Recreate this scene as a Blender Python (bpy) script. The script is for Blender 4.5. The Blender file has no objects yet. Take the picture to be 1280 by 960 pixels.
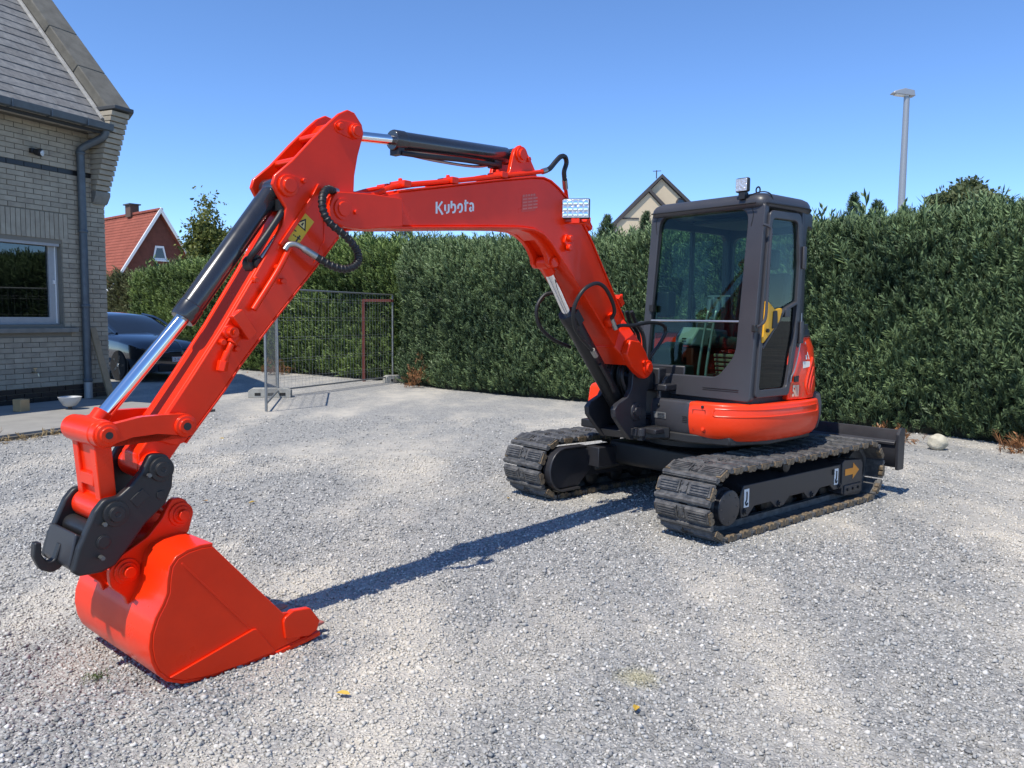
import bpy, bmesh, math, random
import numpy as np
from mathutils import Vector, Matrix
R = math.radians
random.seed(7); rng = np.random.default_rng(7)
scene = bpy.context.scene

# ------------------------------------------------------------ camera
cam_d = bpy.data.cameras.new('camera'); cam = bpy.data.objects.new('camera', cam_d)
scene.collection.objects.link(cam); scene.camera = cam
cam.matrix_world = Matrix.Translation((0, 0, 1.45)) @ Matrix.Rotation(R(90 - 4.79), 4, 'X') @ Matrix.Rotation(.0107, 4, 'Z')
cam_d.sensor_width = 36; cam_d.lens = 36 * 999 / 1280; cam_d.clip_end = 2000; cam_d.clip_start = .05
# ------------------------------------------------------------ sky, sun, exposure
SUN = Vector((-.358, -.484, 1.0)).normalized()
w = bpy.data.worlds.new('World'); scene.world = w; w.use_nodes = True
nt = w.node_tree; bg = nt.nodes['Background']
sky = nt.nodes.new('ShaderNodeTexSky'); sky.sky_type = 'NISHITA'; sky.sun_disc = False
sky.sun_elevation = math.asin(SUN.z); sky.sun_rotation = math.atan2(SUN.x, SUN.y)
sky.air_density = .62; sky.dust_density = .0; sky.ozone_density = 7.0; sky.altitude = 20
hs = nt.nodes.new('ShaderNodeHueSaturation'); hs.inputs['Saturation'].default_value = 1.04; hs.inputs['Value'].default_value = .97; nt.links.new(sky.outputs[0], hs.inputs['Color']); nt.links.new(hs.outputs[0], bg.inputs[0]); bg.inputs[1].default_value = .15
sl = bpy.data.lights.new('sun', 'SUN'); sl.energy = 3.0; sl.angle = R(.53); sl.color = (1, .94, .84)
so = bpy.data.objects.new('sun', sl); scene.collection.objects.link(so)
so.rotation_euler = SUN.to_track_quat('Z', 'Y').to_euler(); so.location = (-20, -30, 60)
vs = scene.view_settings; vs.view_transform = 'Standard'; vs.look = 'None'; vs.exposure = 0.80; vs.gamma = 1
scene.render.engine = 'CYCLES'
cy = scene.cycles; cy.max_bounces = 7; cy.diffuse_bounces = 3; cy.glossy_bounces = 3; cy.transmission_bounces = 4; cy.transparent_max_bounces = 10; cy.caustics_reflective = False; cy.caustics_refractive = False

# ------------------------------------------------------------ materials
MATS = {}
def mat(name, col, rough=.5, metal=0., spec=.5, coat=0., noise=None, bump=None, coat_rough=.05):
    """noise=(scale, amount, colour2) mixes a second colour; bump=(scale, strength, distance)"""
    if name in MATS: return MATS[name]
    m = bpy.data.materials.new(name); m.use_nodes = True; t = m.node_tree
    b = t.nodes['Principled BSDF']
    b.inputs['Base Color'].default_value = (*col, 1); b.inputs['Roughness'].default_value = rough
    b.inputs['Metallic'].default_value = metal; b.inputs['Specular IOR Level'].default_value = spec
    b.inputs['Coat Weight'].default_value = coat; b.inputs['Coat Roughness'].default_value = coat_rough
    tc = None
    if noise or bump:
        tc = t.nodes.new('ShaderNodeNewGeometry')
    if noise:
        n = t.nodes.new('ShaderNodeTexNoise'); n.inputs['Scale'].default_value = noise[0]; n.inputs['Detail'].default_value = 6
        n.inputs['Roughness'].default_value = .62
        t.links.new(tc.outputs['Position'], n.inputs['Vector'])
        mr = t.nodes.new('ShaderNodeMapRange'); mr.inputs[1].default_value = .38; mr.inputs[2].default_value = .68
        mr.inputs[4].default_value = noise[1]; t.links.new(n.outputs[0], mr.inputs[0])
        mx = t.nodes.new('ShaderNodeMix'); mx.data_type = 'RGBA'
        mx.inputs[6].default_value = (*col, 1); mx.inputs[7].default_value = (*noise[2], 1)
        t.links.new(mr.outputs[0], mx.inputs[0]); t.links.new(mx.outputs[2], b.inputs['Base Color'])
        ra = t.nodes.new('ShaderNodeMapRange'); ra.inputs[3].default_value = rough * .85; ra.inputs[4].default_value = min(1, rough * 1.3 + .03)
        t.links.new(n.outputs[0], ra.inputs[0]); t.links.new(ra.outputs[0], b.inputs['Roughness'])
    if bump:
        n2 = t.nodes.new('ShaderNodeTexNoise'); n2.inputs['Scale'].default_value = bump[0]; n2.inputs['Detail'].default_value = 4
        t.links.new(tc.outputs['Position'], n2.inputs['Vector'])
        bp = t.nodes.new('ShaderNodeBump'); bp.inputs['Strength'].default_value = bump[1]; bp.inputs['Distance'].default_value = bump[2]
        t.links.new(n2.outputs[0], bp.inputs['Height']); t.links.new(bp.outputs[0], b.inputs['Normal'])
    MATS[name] = m; return m
def glass_mat(name, tint, refl=.08, rough=.0):
    m = bpy.data.materials.new(name); m.use_nodes = True; t = m.node_tree
    for n in list(t.nodes):
        if n.type != 'OUTPUT_MATERIAL': t.nodes.remove(n)
    out = [n for n in t.nodes if n.type == 'OUTPUT_MATERIAL'][0]
    tr = t.nodes.new('ShaderNodeBsdfTransparent'); tr.inputs[0].default_value = (*tint, 1)
    gl = t.nodes.new('ShaderNodeBsdfGlossy'); gl.inputs['Roughness'].default_value = rough; gl.inputs[0].default_value = (.9, .95, .95, 1)
    lw = t.nodes.new('ShaderNodeLayerWeight'); lw.inputs[0].default_value = .5
    pw = t.nodes.new('ShaderNodeMath'); pw.operation = 'POWER'; pw.inputs[1].default_value = 5; t.links.new(lw.outputs['Facing'], pw.inputs[0])
    ad = t.nodes.new('ShaderNodeMath'); ad.operation = 'MULTIPLY_ADD'; ad.inputs[1].default_value = .9; ad.inputs[2].default_value = refl; ad.use_clamp = True
    t.links.new(pw.outputs[0], ad.inputs[0])
    mx = t.nodes.new('ShaderNodeMixShader'); t.links.new(ad.outputs[0], mx.inputs[0])
    t.links.new(tr.outputs[0], mx.inputs[1]); t.links.new(gl.outputs[0], mx.inputs[2]); t.links.new(mx.outputs[0], out.inputs[0])
    MATS[name] = m; return m

RED = mat('red_paint', (.86, .032, .003), .26, coat=.10, spec=.24, noise=(3.2, .7, (.70, .026, .004)), bump=(60, .03, .002))
ORANGE = mat('orange_panel', (.88, .048, .008), .28, coat=.15, spec=.32, noise=(4, .25, (.78, .040, .007)))
CYLP = mat('cylinder_paint', (.020, .020, .022), .2, coat=.5, spec=.6, noise=(14, .5, (.03, .03, .032)))
DARK = mat('charcoal_paint', (.022, .022, .026), .38, noise=(6, .6, (.032, .032, .036)), bump=(80, .05, .002))
CABGREY = mat('cab_grey_paint', (.042, .042, .048), .36, noise=(5, .5, (.055, .054, .06)))
BLACK = mat('black_paint', (.012, .012, .013), .42, noise=(9, .6, (.022, .021, .02)), bump=(50, .08, .003))
RUBBER = mat('hose_rubber', (.010, .010, .011), .5, bump=(120, .2, .003))
CHROME = mat('chrome_rod', (.85, .86, .88), .06, metal=1)
STEEL = mat('zinc_steel', (.40, .40, .385), .38, metal=1, noise=(40, .6, (.35, .34, .32)))
SHOE = mat('shoe_steel', (.055, .055, .056), .40, noise=(22, .9, (.15, .145, .138)), bump=(70, .25, .004))
RUST = mat('worn_link_ends', (.20, .145, .085), .6, noise=(45, 1., (.045, .038, .030)), bump=(90, .5, .004))
YELLOW = mat('yellow_panel', (.85, .42, .012), .4, noise=(9, .3, (.75, .36, .01)))
WHITE = mat('white_paint', (.78, .78, .76), .5)
SEATM = mat('seat_vinyl', (.018, .019, .021), .6, bump=(60, .2, .003))
LGREY = mat('console_grey', (.34, .36, .36), .5)
LAMPG = mat('lamp_lens', (.72, .74, .76), .12, metal=.6, bump=(70, .9, .01))
DECALGOLD = mat('decal_cream', (.72, .62, .42), .4)
CABGLASS = glass_mat('green_glass', (.64, .77, .71), .02)
DARKGLASS = glass_mat('dark_glass', (.16, .22, .20), .03)

# ------------------------------------------------------------ object helpers
COL = scene.collection
def tag(o, label=None, cat=None, group=None, kind=None):
    if label: o['label'] = label
    if cat: o['category'] = cat
    if group: o['group'] = group
    if kind: o['kind'] = kind
    return o
def empty(name, loc=(0, 0, 0), rz=0.):
    o = bpy.data.objects.new(name, None); COL.objects.link(o); o.location = loc; o.rotation_euler = (0, 0, rz)
    o.empty_display_size = .2; return o
def catmull(pts, n=8):
    P = [Vector(p) for p in pts]; P = [P[0] * 2 - P[1]] + P + [P[-1] * 2 - P[-2]]; out = []
    for i in range(1, len(P) - 2):
        a, b, c, d = P[i - 1:i + 3]
        for k in range(n):
            t = k / n
            out.append(.5 * ((2 * b) + (c - a) * t + (2 * a - 5 * b + 4 * c - d) * t * t + (3 * b - a - 3 * c + d) * t ** 3))
    out.append(P[-2]); return out
def basis(d):
    d = d.normalized(); u = Vector((0, 0, 1)) if abs(d.z) < .95 else Vector((1, 0, 0))
    x = d.cross(u).normalized(); return x, x.cross(d).normalized()
def rpoly(pts, seg=5):
    """rounded polygon: pts (x, y[, r])"""
    out = []; n = len(pts)
    for i, p in enumerate(pts):
        r = p[2] if len(p) > 2 else 0
        c = Vector(p[:2])
        if r <= 0: out.append((c.x, c.y)); continue
        a = Vector(pts[i - 1][:2]) - c; b = Vector(pts[(i + 1) % n][:2]) - c
        la, lb = a.length, b.length; a.normalize(); b.normalize()
        ang = a.angle(b); t = min(r / math.tan(ang / 2), la * .49, lb * .49)
        p0, p1 = c + a * t, c + b * t
        for k in range(seg + 1):
            s = k / seg; q = p0 * (1 - s) ** 2 + c * (2 * s * (1 - s)) + p1 * s * s
            out.append((q.x, q.y))
    return out
def circle(cx, cy, r, n=20, a0=0, a1=360):
    k = n if abs(a1 - a0) >= 360 else n + 1
    return [(cx + r * math.cos(R(a0 + (a1 - a0) * i / n)), cy + r * math.sin(R(a0 + (a1 - a0) * i / n))) for i in range(k)]

class MB:
    """collects shapes, then links them as one mesh object"""
    def __init__(s): s.v = []; s.f = []; s.m = []; s.mi = 0
    def add(s, vs, fs):
        o = len(s.v); s.v += [tuple(v) for v in vs]; s.f += [tuple(i + o for i in f) for f in fs]; s.m += [s.mi] * len(fs); return s
    def box(s, c, d, rot=None):
        c = Vector(c); h = Vector(d) / 2; vs = []
        for x in (-1, 1):
            for y in (-1, 1):
                for z in (-1, 1):
                    p = Vector((x * h.x, y * h.y, z * h.z)); p = rot @ p if rot else p; vs.append(c + p)
        return s.add(vs, [(0, 1, 3, 2), (4, 6, 7, 5), (0, 4, 5, 1), (2, 3, 7, 6), (0, 2, 6, 4), (1, 5, 7, 3)])
    def prism(s, ol, y0, y1, axis='y'):
        """outline in (x,z) extruded along y; axis 'x': outline (y,z) along x; axis 'z': outline (x,y) along z"""
        n = len(ol)
        def mk(p, t): return {'y': (p[0], t, p[1]), 'x': (t, p[0], p[1]), 'z': (p[0], p[1], t)}[axis]
        vs = [mk(p, y0) for p in ol] + [mk(p, y1) for p in ol]
        area = sum(ol[i][0] * ol[(i + 1) % n][1] - ol[(i + 1) % n][0] * ol[i][1] for i in range(n))
        flip = (area > 0) != (axis == 'y')
        a = tuple(range(n)); b = tuple(range(n, 2 * n))
        fs = [a[::-1] if flip else a, b if flip else b[::-1]]
        for i in range(n):
            j = (i + 1) % n
            fs.append((i, j, n + j, n + i) if flip else (j, i, n + i, n + j))
        return s.add(vs, fs)
    def lathe(s, p0, p1, prof, seg=24):
        """prof: (distance from p0 along the axis, radius)"""
        p0 = Vector(p0); d = (Vector(p1) - p0).normalized(); x, y = basis(d); vs = []; fs = []
        for (t, r) in prof:
            for k in range(seg):
                a = 2 * math.pi * k / seg; vs.append(p0 + d * t + x * (r * math.cos(a)) + y * (r * math.sin(a)))
        for i in range(len(prof) - 1):
            for k in range(seg):
                l = (k + 1) % seg; fs.append((i * seg + k, i * seg + l, (i + 1) * seg + l, (i + 1) * seg + k))
        fs.append(tuple(range(seg))[::-1]); fs.append(tuple((len(prof) - 1) * seg + k for k in range(seg)))
        return s.add(vs, fs)
    def cyl(s, p0, p1, r, seg=24, c=.0):
        L = (Vector(p1) - Vector(p0)).length
        return s.lathe(p0, p1, [(0, r - c), (c, r), (L - c, r), (L, r - c)] if c else [(0, r), (L, r)], seg)
    def tube(s, pts, r, seg=10, smooth=8):
        P = catmull(pts, smooth) if smooth else [Vector(p) for p in pts]
        vs = []; fs = []; prev = None
        for i, p in enumerate(P):
            d = (P[min(i + 1, len(P) - 1)] - P[max(i - 1, 0)]).normalized()
            if prev is None: x, y = basis(d)
            else:
                x = (prev - d * prev.dot(d)).normalized(); y = d.cross(x) * -1
                y = x.cross(d).normalized()
            prev = x; rr = r[min(i, len(r) - 1)] if isinstance(r, (list, tuple)) else r
            for k in range(seg):
                a = 2 * math.pi * k / seg; vs.append(p + x * (rr * math.cos(a)) + y * (rr * math.sin(a)))
        for i in range(len(P) - 1):
            for k in range(seg):
                l = (k + 1) % seg; fs.append((i * seg + k, i * seg + l, (i + 1) * seg + l, (i + 1) * seg + k))
        fs.append(tuple(range(seg))[::-1]); fs.append(tuple((len(P) - 1) * seg + k for k in range(seg)))
        return s.add(vs, fs)
    def strip(s, pts, y0, y1, th):
        """plate following the (x,z) polyline, between y0 and y1, th thick to the left of travel"""
        P = [Vector(p) for p in pts]; N = []
        for i in range(len(P)):
            d = (P[min(i + 1, len(P) - 1)] - P[max(i - 1, 0)]).normalized(); N.append(Vector((-d.y, d.x)))
        return s.prism([tuple(p) for p in P] + [tuple(p + q * th) for p, q in zip(P[::-1], N[::-1])], y0, y1)
    def ring(s, outer, inner, fn, th):
        """plate with an opening; outer/inner loops (u,v) star-shaped round the inner centre; fn(u,v,depth)->xyz"""
        cx = sum(p[0] for p in inner) / len(inner); cy = sum(p[1] for p in inner) / len(inner)
        an = sorted({round(math.atan2(p[1] - cy, p[0] - cx), 4) for p in list(outer) + list(inner)})
        def cast(lp, a):
            dx, dy = math.cos(a), math.sin(a); best = None
            for i in range(len(lp)):
                x0, y0 = lp[i][0] - cx, lp[i][1] - cy; x1, y1 = lp[(i + 1) % len(lp)][0] - cx, lp[(i + 1) % len(lp)][1] - cy
                ex, ey = x1 - x0, y1 - y0; det = dx * -ey + dy * ex
                if abs(det) < 1e-12: continue
                t = (x0 * -ey + y0 * ex) / det; u = (dx * y0 - dy * x0) / det
                if t > 0 and -1e-6 <= u <= 1 + 1e-6: best = t if best is None else max(best, t)
            best = best or .01
            return (cx + dx * best, cy + dy * best)
        O = [cast(outer, a) for a in an]; I = [cast(inner, a) for a in an]; n = len(an)
        vs = [fn(*p, 0) for p in O] + [fn(*p, 0) for p in I] + [fn(*p, th) for p in O] + [fn(*p, th) for p in I]; fs = []
        for i in range(n):
            j = (i + 1) % n
            fs += [(i, j, n + j, n + i), (2 * n + j, 2 * n + i, 3 * n + i, 3 * n + j), (j, i, 2 * n + i, 2 * n + j), (n + i, n + j, 3 * n + j, 3 * n + i)]
        return s.add(vs, fs)
    def build(s, name, m, parent=None, bevel=0., seg=2, smooth=40, loc=None, rz=None):
        me = bpy.data.meshes.new(name); me.from_pydata(s.v, [], s.f)
        ms = m if isinstance(m, (list, tuple)) else [m]
        for k in ms: me.materials.append(k)
        if len(ms) > 1: me.polygons.foreach_set('material_index', s.m)
        bm = bmesh.new(); bm.from_mesh(me); bmesh.ops.recalc_face_normals(bm, faces=bm.faces); bm.to_mesh(me); bm.free()
        if smooth:
            me.polygons.foreach_set('use_smooth', [True] * len(me.polygons)); me.set_sharp_from_angle(angle=R(smooth))
        o = bpy.data.objects.new(name, me); COL.objects.link(o)
        if parent: o.parent = parent
        if loc is not None: o.location = loc
        if rz is not None: o.rotation_euler = (0, 0, rz)
        if bevel:
            b = o.modifiers.new('bevel', 'BEVEL'); b.width = bevel; b.segments = seg; b.limit_method = 'ANGLE'; b.angle_limit = R(35); b.harden_normals = False
        return o
def copy_obj(o, parent, loc=None, rot=None):
    c = o.copy(); COL.objects.link(c); c.parent = parent
    if loc is not None: c.location = loc
    if rot is not None: c.rotation_euler = rot
    return c
def text_verts(txt, size, bold=0.):
    cu = bpy.data.curves.new('t', 'FONT'); cu.body = txt; cu.size = size; cu.offset = bold; cu.resolution_u = 3
    to = bpy.data.objects.new('t', cu); COL.objects.link(to); bpy.context.view_layer.update()
    me = bpy.data.meshes.new_from_object(to.evaluated_get(bpy.context.evaluated_depsgraph_get()))
    v = [tuple(p.co) for p in me.vertices]; f = [tuple(p.vertices) for p in me.polygons]
    bpy.data.objects.remove(to); bpy.data.curves.remove(cu); bpy.data.meshes.remove(me)
    return v, f

# ============================================================ ground
def ground_mat(name, stones):
    m = bpy.data.materials.new(name); m.use_nodes = True; t = m.node_tree; N = t.nodes.new; Lk = t.links.new
    b = t.nodes['Principled BSDF']; b.inputs['Roughness'].default_value = .85; b.inputs['Specular IOR Level'].default_value = .25
    g = N('ShaderNodeNewGeometry')
    def noise(scale, detail, rough=.6, vec=None):
        n = N('ShaderNodeTexNoise'); n.inputs['Scale'].default_value = scale; n.inputs['Detail'].default_value = detail; n.inputs['Roughness'].default_value = rough
        Lk(vec or g.outputs['Position'], n.inputs['Vector']); return n.outputs[0]
    def ramp(x, lo, hi, a=0., c=1.):
        r = N('ShaderNodeMapRange'); r.inputs[1].default_value = lo; r.inputs[2].default_value = hi; r.inputs[3].default_value = a; r.inputs[4].default_value = c; Lk(x, r.inputs[0]); return r.outputs[0]
    def mixc(f, a, c, mode='MIX'):
        x = N('ShaderNodeMix'); x.data_type = 'RGBA'; x.blend_type = mode
        Lk(f, x.inputs[0]) if not isinstance(f, float) else setattr(x.inputs[0], 'default_value', f)
        for i, k in ((6, a), (7, c)):
            if isinstance(k, tuple): x.inputs[i].default_value = (*k, 1)
            else: Lk(k, x.inputs[i])
        return x.outputs[2]
    # dusty trodden patches stretched along the wheel tracks
    mp = N('ShaderNodeMapping'); mp.inputs['Rotation'].default_value = (0, 0, R(35)); mp.inputs['Scale'].default_value = (1.0, .42, 1); Lk(g.outputs['Position'], mp.inputs[0])
    dust = ramp(noise(.85, 5, .62, mp.outputs[0]), .46, .62); dust2 = ramp(noise(2.6, 4), .45, .8)
    mul = N('ShaderNodeMath'); mul.operation = 'MULTIPLY'; Lk(dust, mul.inputs[0]); Lk(ramp(noise(3.1, 5), .3, .6, .35, 1.), mul.inputs[1])
    if stones:
        at = N('ShaderNodeAttribute'); at.attribute_name = 'tone'
        cr = N('ShaderNodeValToRGB'); Lk(at.outputs['Fac'], cr.inputs[0])
        e = cr.color_ramp.elements; e[0].position = 0; e[0].color = (.17, .17, .165, 1); e[1].position = 1; e[1].color = (.78, .76, .71, 1)
        k = e.new(.35); k.color = (.29, .29, .28, 1); k = e.new(.75); k.color = (.44, .437, .415, 1); k = e.new(.93); k.color = (.56, .53, .48, 1)
        col = mixc(mul.outputs[0], cr.outputs[0], (.64, .59, .50)); 
    else:
        vo = N('ShaderNodeTexVoronoi'); vo.inputs['Scale'].default_value = 68; Lk(g.outputs['Position'], vo.inputs['Vector'])
        sp = N('ShaderNodeSeparateColor'); Lk(vo.outputs['Color'], sp.inputs[0])
        cr = N('ShaderNodeValToRGB'); Lk(sp.outputs[0], cr.inputs[0]); e = cr.color_ramp.elements
        e[0].position = 0; e[0].color = (.23, .23, .222, 1); e[1].position = 1; e[1].color = (.72, .70, .65, 1); k = e.new(.5); k.color = (.43, .428, .41, 1)
        edge = ramp(vo.outputs['Distance'], .0, .55, 1., .62)
        base = mixc(1.0, cr.outputs[0], edge, 'MULTIPLY')
        fine = ramp(noise(9, 6, .7), .35, .7, .0, .45)
        base = mixc(fine, base, (.50, .49, .46))
        col = mixc(ramp(mul.outputs[0], 0, 1, 0, .85), base, (.64, .59, .50))
        bp = N('ShaderNodeBump'); bp.inputs['Strength'].default_value = .75; bp.inputs['Distance'].default_value = .012
        ml = N('ShaderNodeMath'); ml.operation = 'ADD'; Lk(ramp(vo.outputs['Distance'], 0, .6, 1, 0), ml.inputs[0]); Lk(noise(140, 3), ml.inputs[1]); Lk(ml.outputs[0], bp.inputs['Height']); Lk(bp.outputs[0], b.inputs['Normal'])
    # a dried ochre stain
    if True:
        sub = N('ShaderNodeVectorMath'); sub.operation = 'DISTANCE'; Lk(g.outputs['Position'], sub.inputs[0]); sub.inputs[1].default_value = (.521, 3.127, 0)
        nz = noise(14, 3); ad = N('ShaderNodeMath'); ad.operation = 'MULTIPLY_ADD'; Lk(nz, ad.inputs[0]); ad.inputs[1].default_value = .09; Lk(sub.outputs['Value'], ad.inputs[2])
        col = mixc(ramp(ad.outputs[0], .07, .16, .65, 0.), col, (.42, .38, .20))
    col2 = mixc(ramp(noise(.35, 3), .3, .7, 0, .22), col, (.34, .34, .333), 'MIX')
    Lk(col2, b.inputs['Base Color']); return m
GM = ground_mat('gravel_ground', False); SM = ground_mat('gravel_stones', True)
b = MB(); S = 900; b.add([(-S, -60, 0), (S, -60, 0), (S, S, 0), (-S, S, 0)], [(0, 1, 2, 3)])
tag(b.build('ground', GM, smooth=0), kind='structure')
def raw_mesh(name, V, F, m, parent=None, attr=None, smooth=False):
    """V (n,3) array, F (k,3 or 4) array"""
    me = bpy.data.meshes.new(name); k = F.shape[1]
    me.vertices.add(len(V)); me.vertices.foreach_set('co', V.astype(np.float32).ravel())
    me.loops.add(F.size); me.loops.foreach_set('vertex_index', F.astype(np.int32).ravel())
    me.polygons.add(len(F)); me.polygons.foreach_set('loop_start', np.arange(0, F.size, k, dtype=np.int32)); me.polygons.foreach_set('loop_total', np.full(len(F), k, dtype=np.int32))
    if attr is not None:
        a = me.attributes.new('tone', 'FLOAT', 'POINT'); a.data.foreach_set('value', attr.astype(np.float32))
    me.materials.append(m); me.update(); me.validate()
    if smooth: me.polygons.foreach_set('use_smooth', [True] * len(F))
    o = bpy.data.objects.new(name, me); COL.objects.link(o)
    if parent: o.parent = parent
    return o
def rand_rot(n):
    q = rng.normal(size=(n, 4)); q /= np.linalg.norm(q, axis=1)[:, None]; a, b_, c, d = q.T
    return np.stack([np.stack([1 - 2 * (c * c + d * d), 2 * (b_ * c - d * a), 2 * (b_ * d + c * a)], 1), np.stack([2 * (b_ * c + d * a), 1 - 2 * (b_ * b_ + d * d), 2 * (c * d - b_ * a)], 1), np.stack([2 * (b_ * d - c * a), 2 * (c * d + b_ * a), 1 - 2 * (b_ * b_ + c * c)], 1)], 1)
# loose crushed stones over the nearer ground: nobody could count them
def stones():
    P = []
    for y0, y1, dens, sz in ((1.9, 3.6, 4800, .0072), (3.6, 5.4, 3100, .0080), (5.4, 8.2, 1150, .0092), (8.2, 11.5, 240, .0105)):
        n = int((y1 - y0) * (y0 + y1) * .72 * dens); y = np.sqrt(rng.uniform(y0 * y0, y1 * y1, n)); x = rng.uniform(-.72, .72, n) * y
        P.append(np.stack([x, y, np.full(n, sz)], 1))
    P = np.concatenate(P); n = len(P)
    s = P[:, 2] * np.exp(rng.normal(0, .34, n)); s = np.clip(s, .003, .017)
    O = np.array([[1, 0, 0], [-1, 0, 0], [0, 1, 0], [0, -1, 0], [0, 0, 1], [0, 0, -1]], float)
    V = O[None] * rng.uniform(.55, 1.25, (n, 6, 1)) + rng.normal(0, .16, (n, 6, 3)); V = np.einsum('nij,nkj->nki', rand_rot(n), V); V[:, :, 2] *= .8
    V = V * s[:, None, None]; V[:, :, 0] += P[:, :1]; V[:, :, 1] += P[:, 1:2]; V[:, :, 2] += (s * rng.uniform(-.15, .5, n))[:, None]
    T = np.array([[0, 2, 4], [2, 1, 4], [1, 3, 4], [3, 0, 4], [2, 0, 5], [1, 2, 5], [3, 1, 5], [0, 3, 5]])
    F = (T[None] + (np.arange(n) * 6)[:, None, None]).reshape(-1, 3)
    return raw_mesh('gravel', V.reshape(-1, 3), F, SM, attr=np.repeat(rng.uniform(0, 1, n), 6))
tag(stones(), 'loose grey crushed stone covering the yard', 'gravel', kind='stuff')

# ============================================================ foliage helpers
def leaf_mat(name, dark, light, trans=.15, rough=.55):
    m = bpy.data.materials.new(name); m.use_nodes = True; t = m.node_tree; b = t.nodes['Principled BSDF']
    at = t.nodes.new('ShaderNodeAttribute'); at.attribute_name = 'tone'
    cr = t.nodes.new('ShaderNodeValToRGB'); t.links.new(at.outputs['Fac'], cr.inputs[0]); e = cr.color_ramp.elements
    e[0].color = (*dark, 1); e[1].color = (*light, 1); e[0].position = .05; e[1].position = .95
    t.links.new(cr.outputs[0], b.inputs['Base Color']); b.inputs['Roughness'].default_value = rough; b.inputs['Specular IOR Level'].default_value = .35
    tl_ = t.nodes.new('ShaderNodeBsdfTranslucent'); t.links.new(cr.outputs[0], tl_.inputs[0])
    if trans <= 0: t.nodes.remove(tl_); return m
    mx = t.nodes.new('ShaderNodeMixShader'); mx.inputs[0].default_value = trans; out = [n for n in t.nodes if n.type == 'OUTPUT_MATERIAL'][0]
    t.links.new(b.outputs[0], mx.inputs[1]); t.links.new(tl_.outputs[0], mx.inputs[2]); t.links.new(mx.outputs[0], out.inputs[0])
    return m
def spray_template(n, seed, wide=.30):
    """feathery shoot along +z, 1 long: pairs of narrow leaflets; returns quads"""
    r = np.random.default_rng(seed); V = []; F = []
    def leaf(p, d, L, wd, side):
        i = len(V); nrm = np.cross(d, side); s_ = np.cross(nrm, d); s_ /= np.linalg.norm(s_) + 1e-9
        wd = wd * .72; V.extend([p, p + d * L * .5 + s_ * wd, p + d * L, p + d * L * .5 - s_ * wd]); F.append([i, i + 1, i + 2, i + 3])
    up = np.array([0, 0, 1.]); leaf(np.zeros(3), up, 1., .045, np.array([1., 0, 0]))
    for k in range(n):
        t = .08 + .80 * k / n; sg = 1 if k % 2 else -1
        d = np.array([sg * .75, r.normal(0, .45), 1.0]); d /= np.linalg.norm(d); L = wide * (1.25 - t) * r.uniform(.8, 1.25) + .10
        leaf(up * t, d, L, .050 * r.uniform(.8, 1.3), np.array([0, 1., 0]))
    return np.array(V), np.array(F)
SPR = [spray_template(11, i, .36) for i in range(6)]
def sprays(P, A, S, tone, templates=SPR):
    """place shoots at P along axes A with sizes S"""
    n = len(P); A = A / np.linalg.norm(A, axis=1)[:, None]; rv = rng.normal(size=(n, 3)); X = np.cross(A, rv); X /= np.linalg.norm(X, axis=1)[:, None]; Y = np.cross(A, X)
    which = rng.integers(0, len(templates), n); VV = []; FF = []; TT = []; off = 0
    for k, (V, F) in enumerate(templates):
        i = np.where(which == k)[0]
        if not len(i): continue
        W = V[None, :, 0, None] * X[i, None] + V[None, :, 1, None] * Y[i, None] + V[None, :, 2, None] * A[i, None]
        W = W * S[i, None, None] + P[i, None]; VV.append(W.reshape(-1, 3)); nv = len(V)
        FF.append((F[None] + (np.arange(len(i)) * nv)[:, None, None]).reshape(-1, 4) + off); off += len(i) * nv
        tt = tone[i, None] + (V[None, :, 2] - .4) * .22 + rng.normal(0, .05, (len(i), 1)); TT.append(np.clip(tt, 0, 1).ravel())
    return np.concatenate(VV), np.concatenate(FF), np.concatenate(TT)
def vnoise(x, y, seed):
    r = np.random.default_rng(seed); out = np.zeros_like(x)
    for k in range(7):
        f = .7 * 1.55 ** k; a = r.uniform(0, 6.28); out += np.sin(f * (x * np.cos(a) + y * np.sin(a) * 1.2) + r.uniform(0, 6.28)) / (1 + .55 * k)
    return out / 2.4
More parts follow.
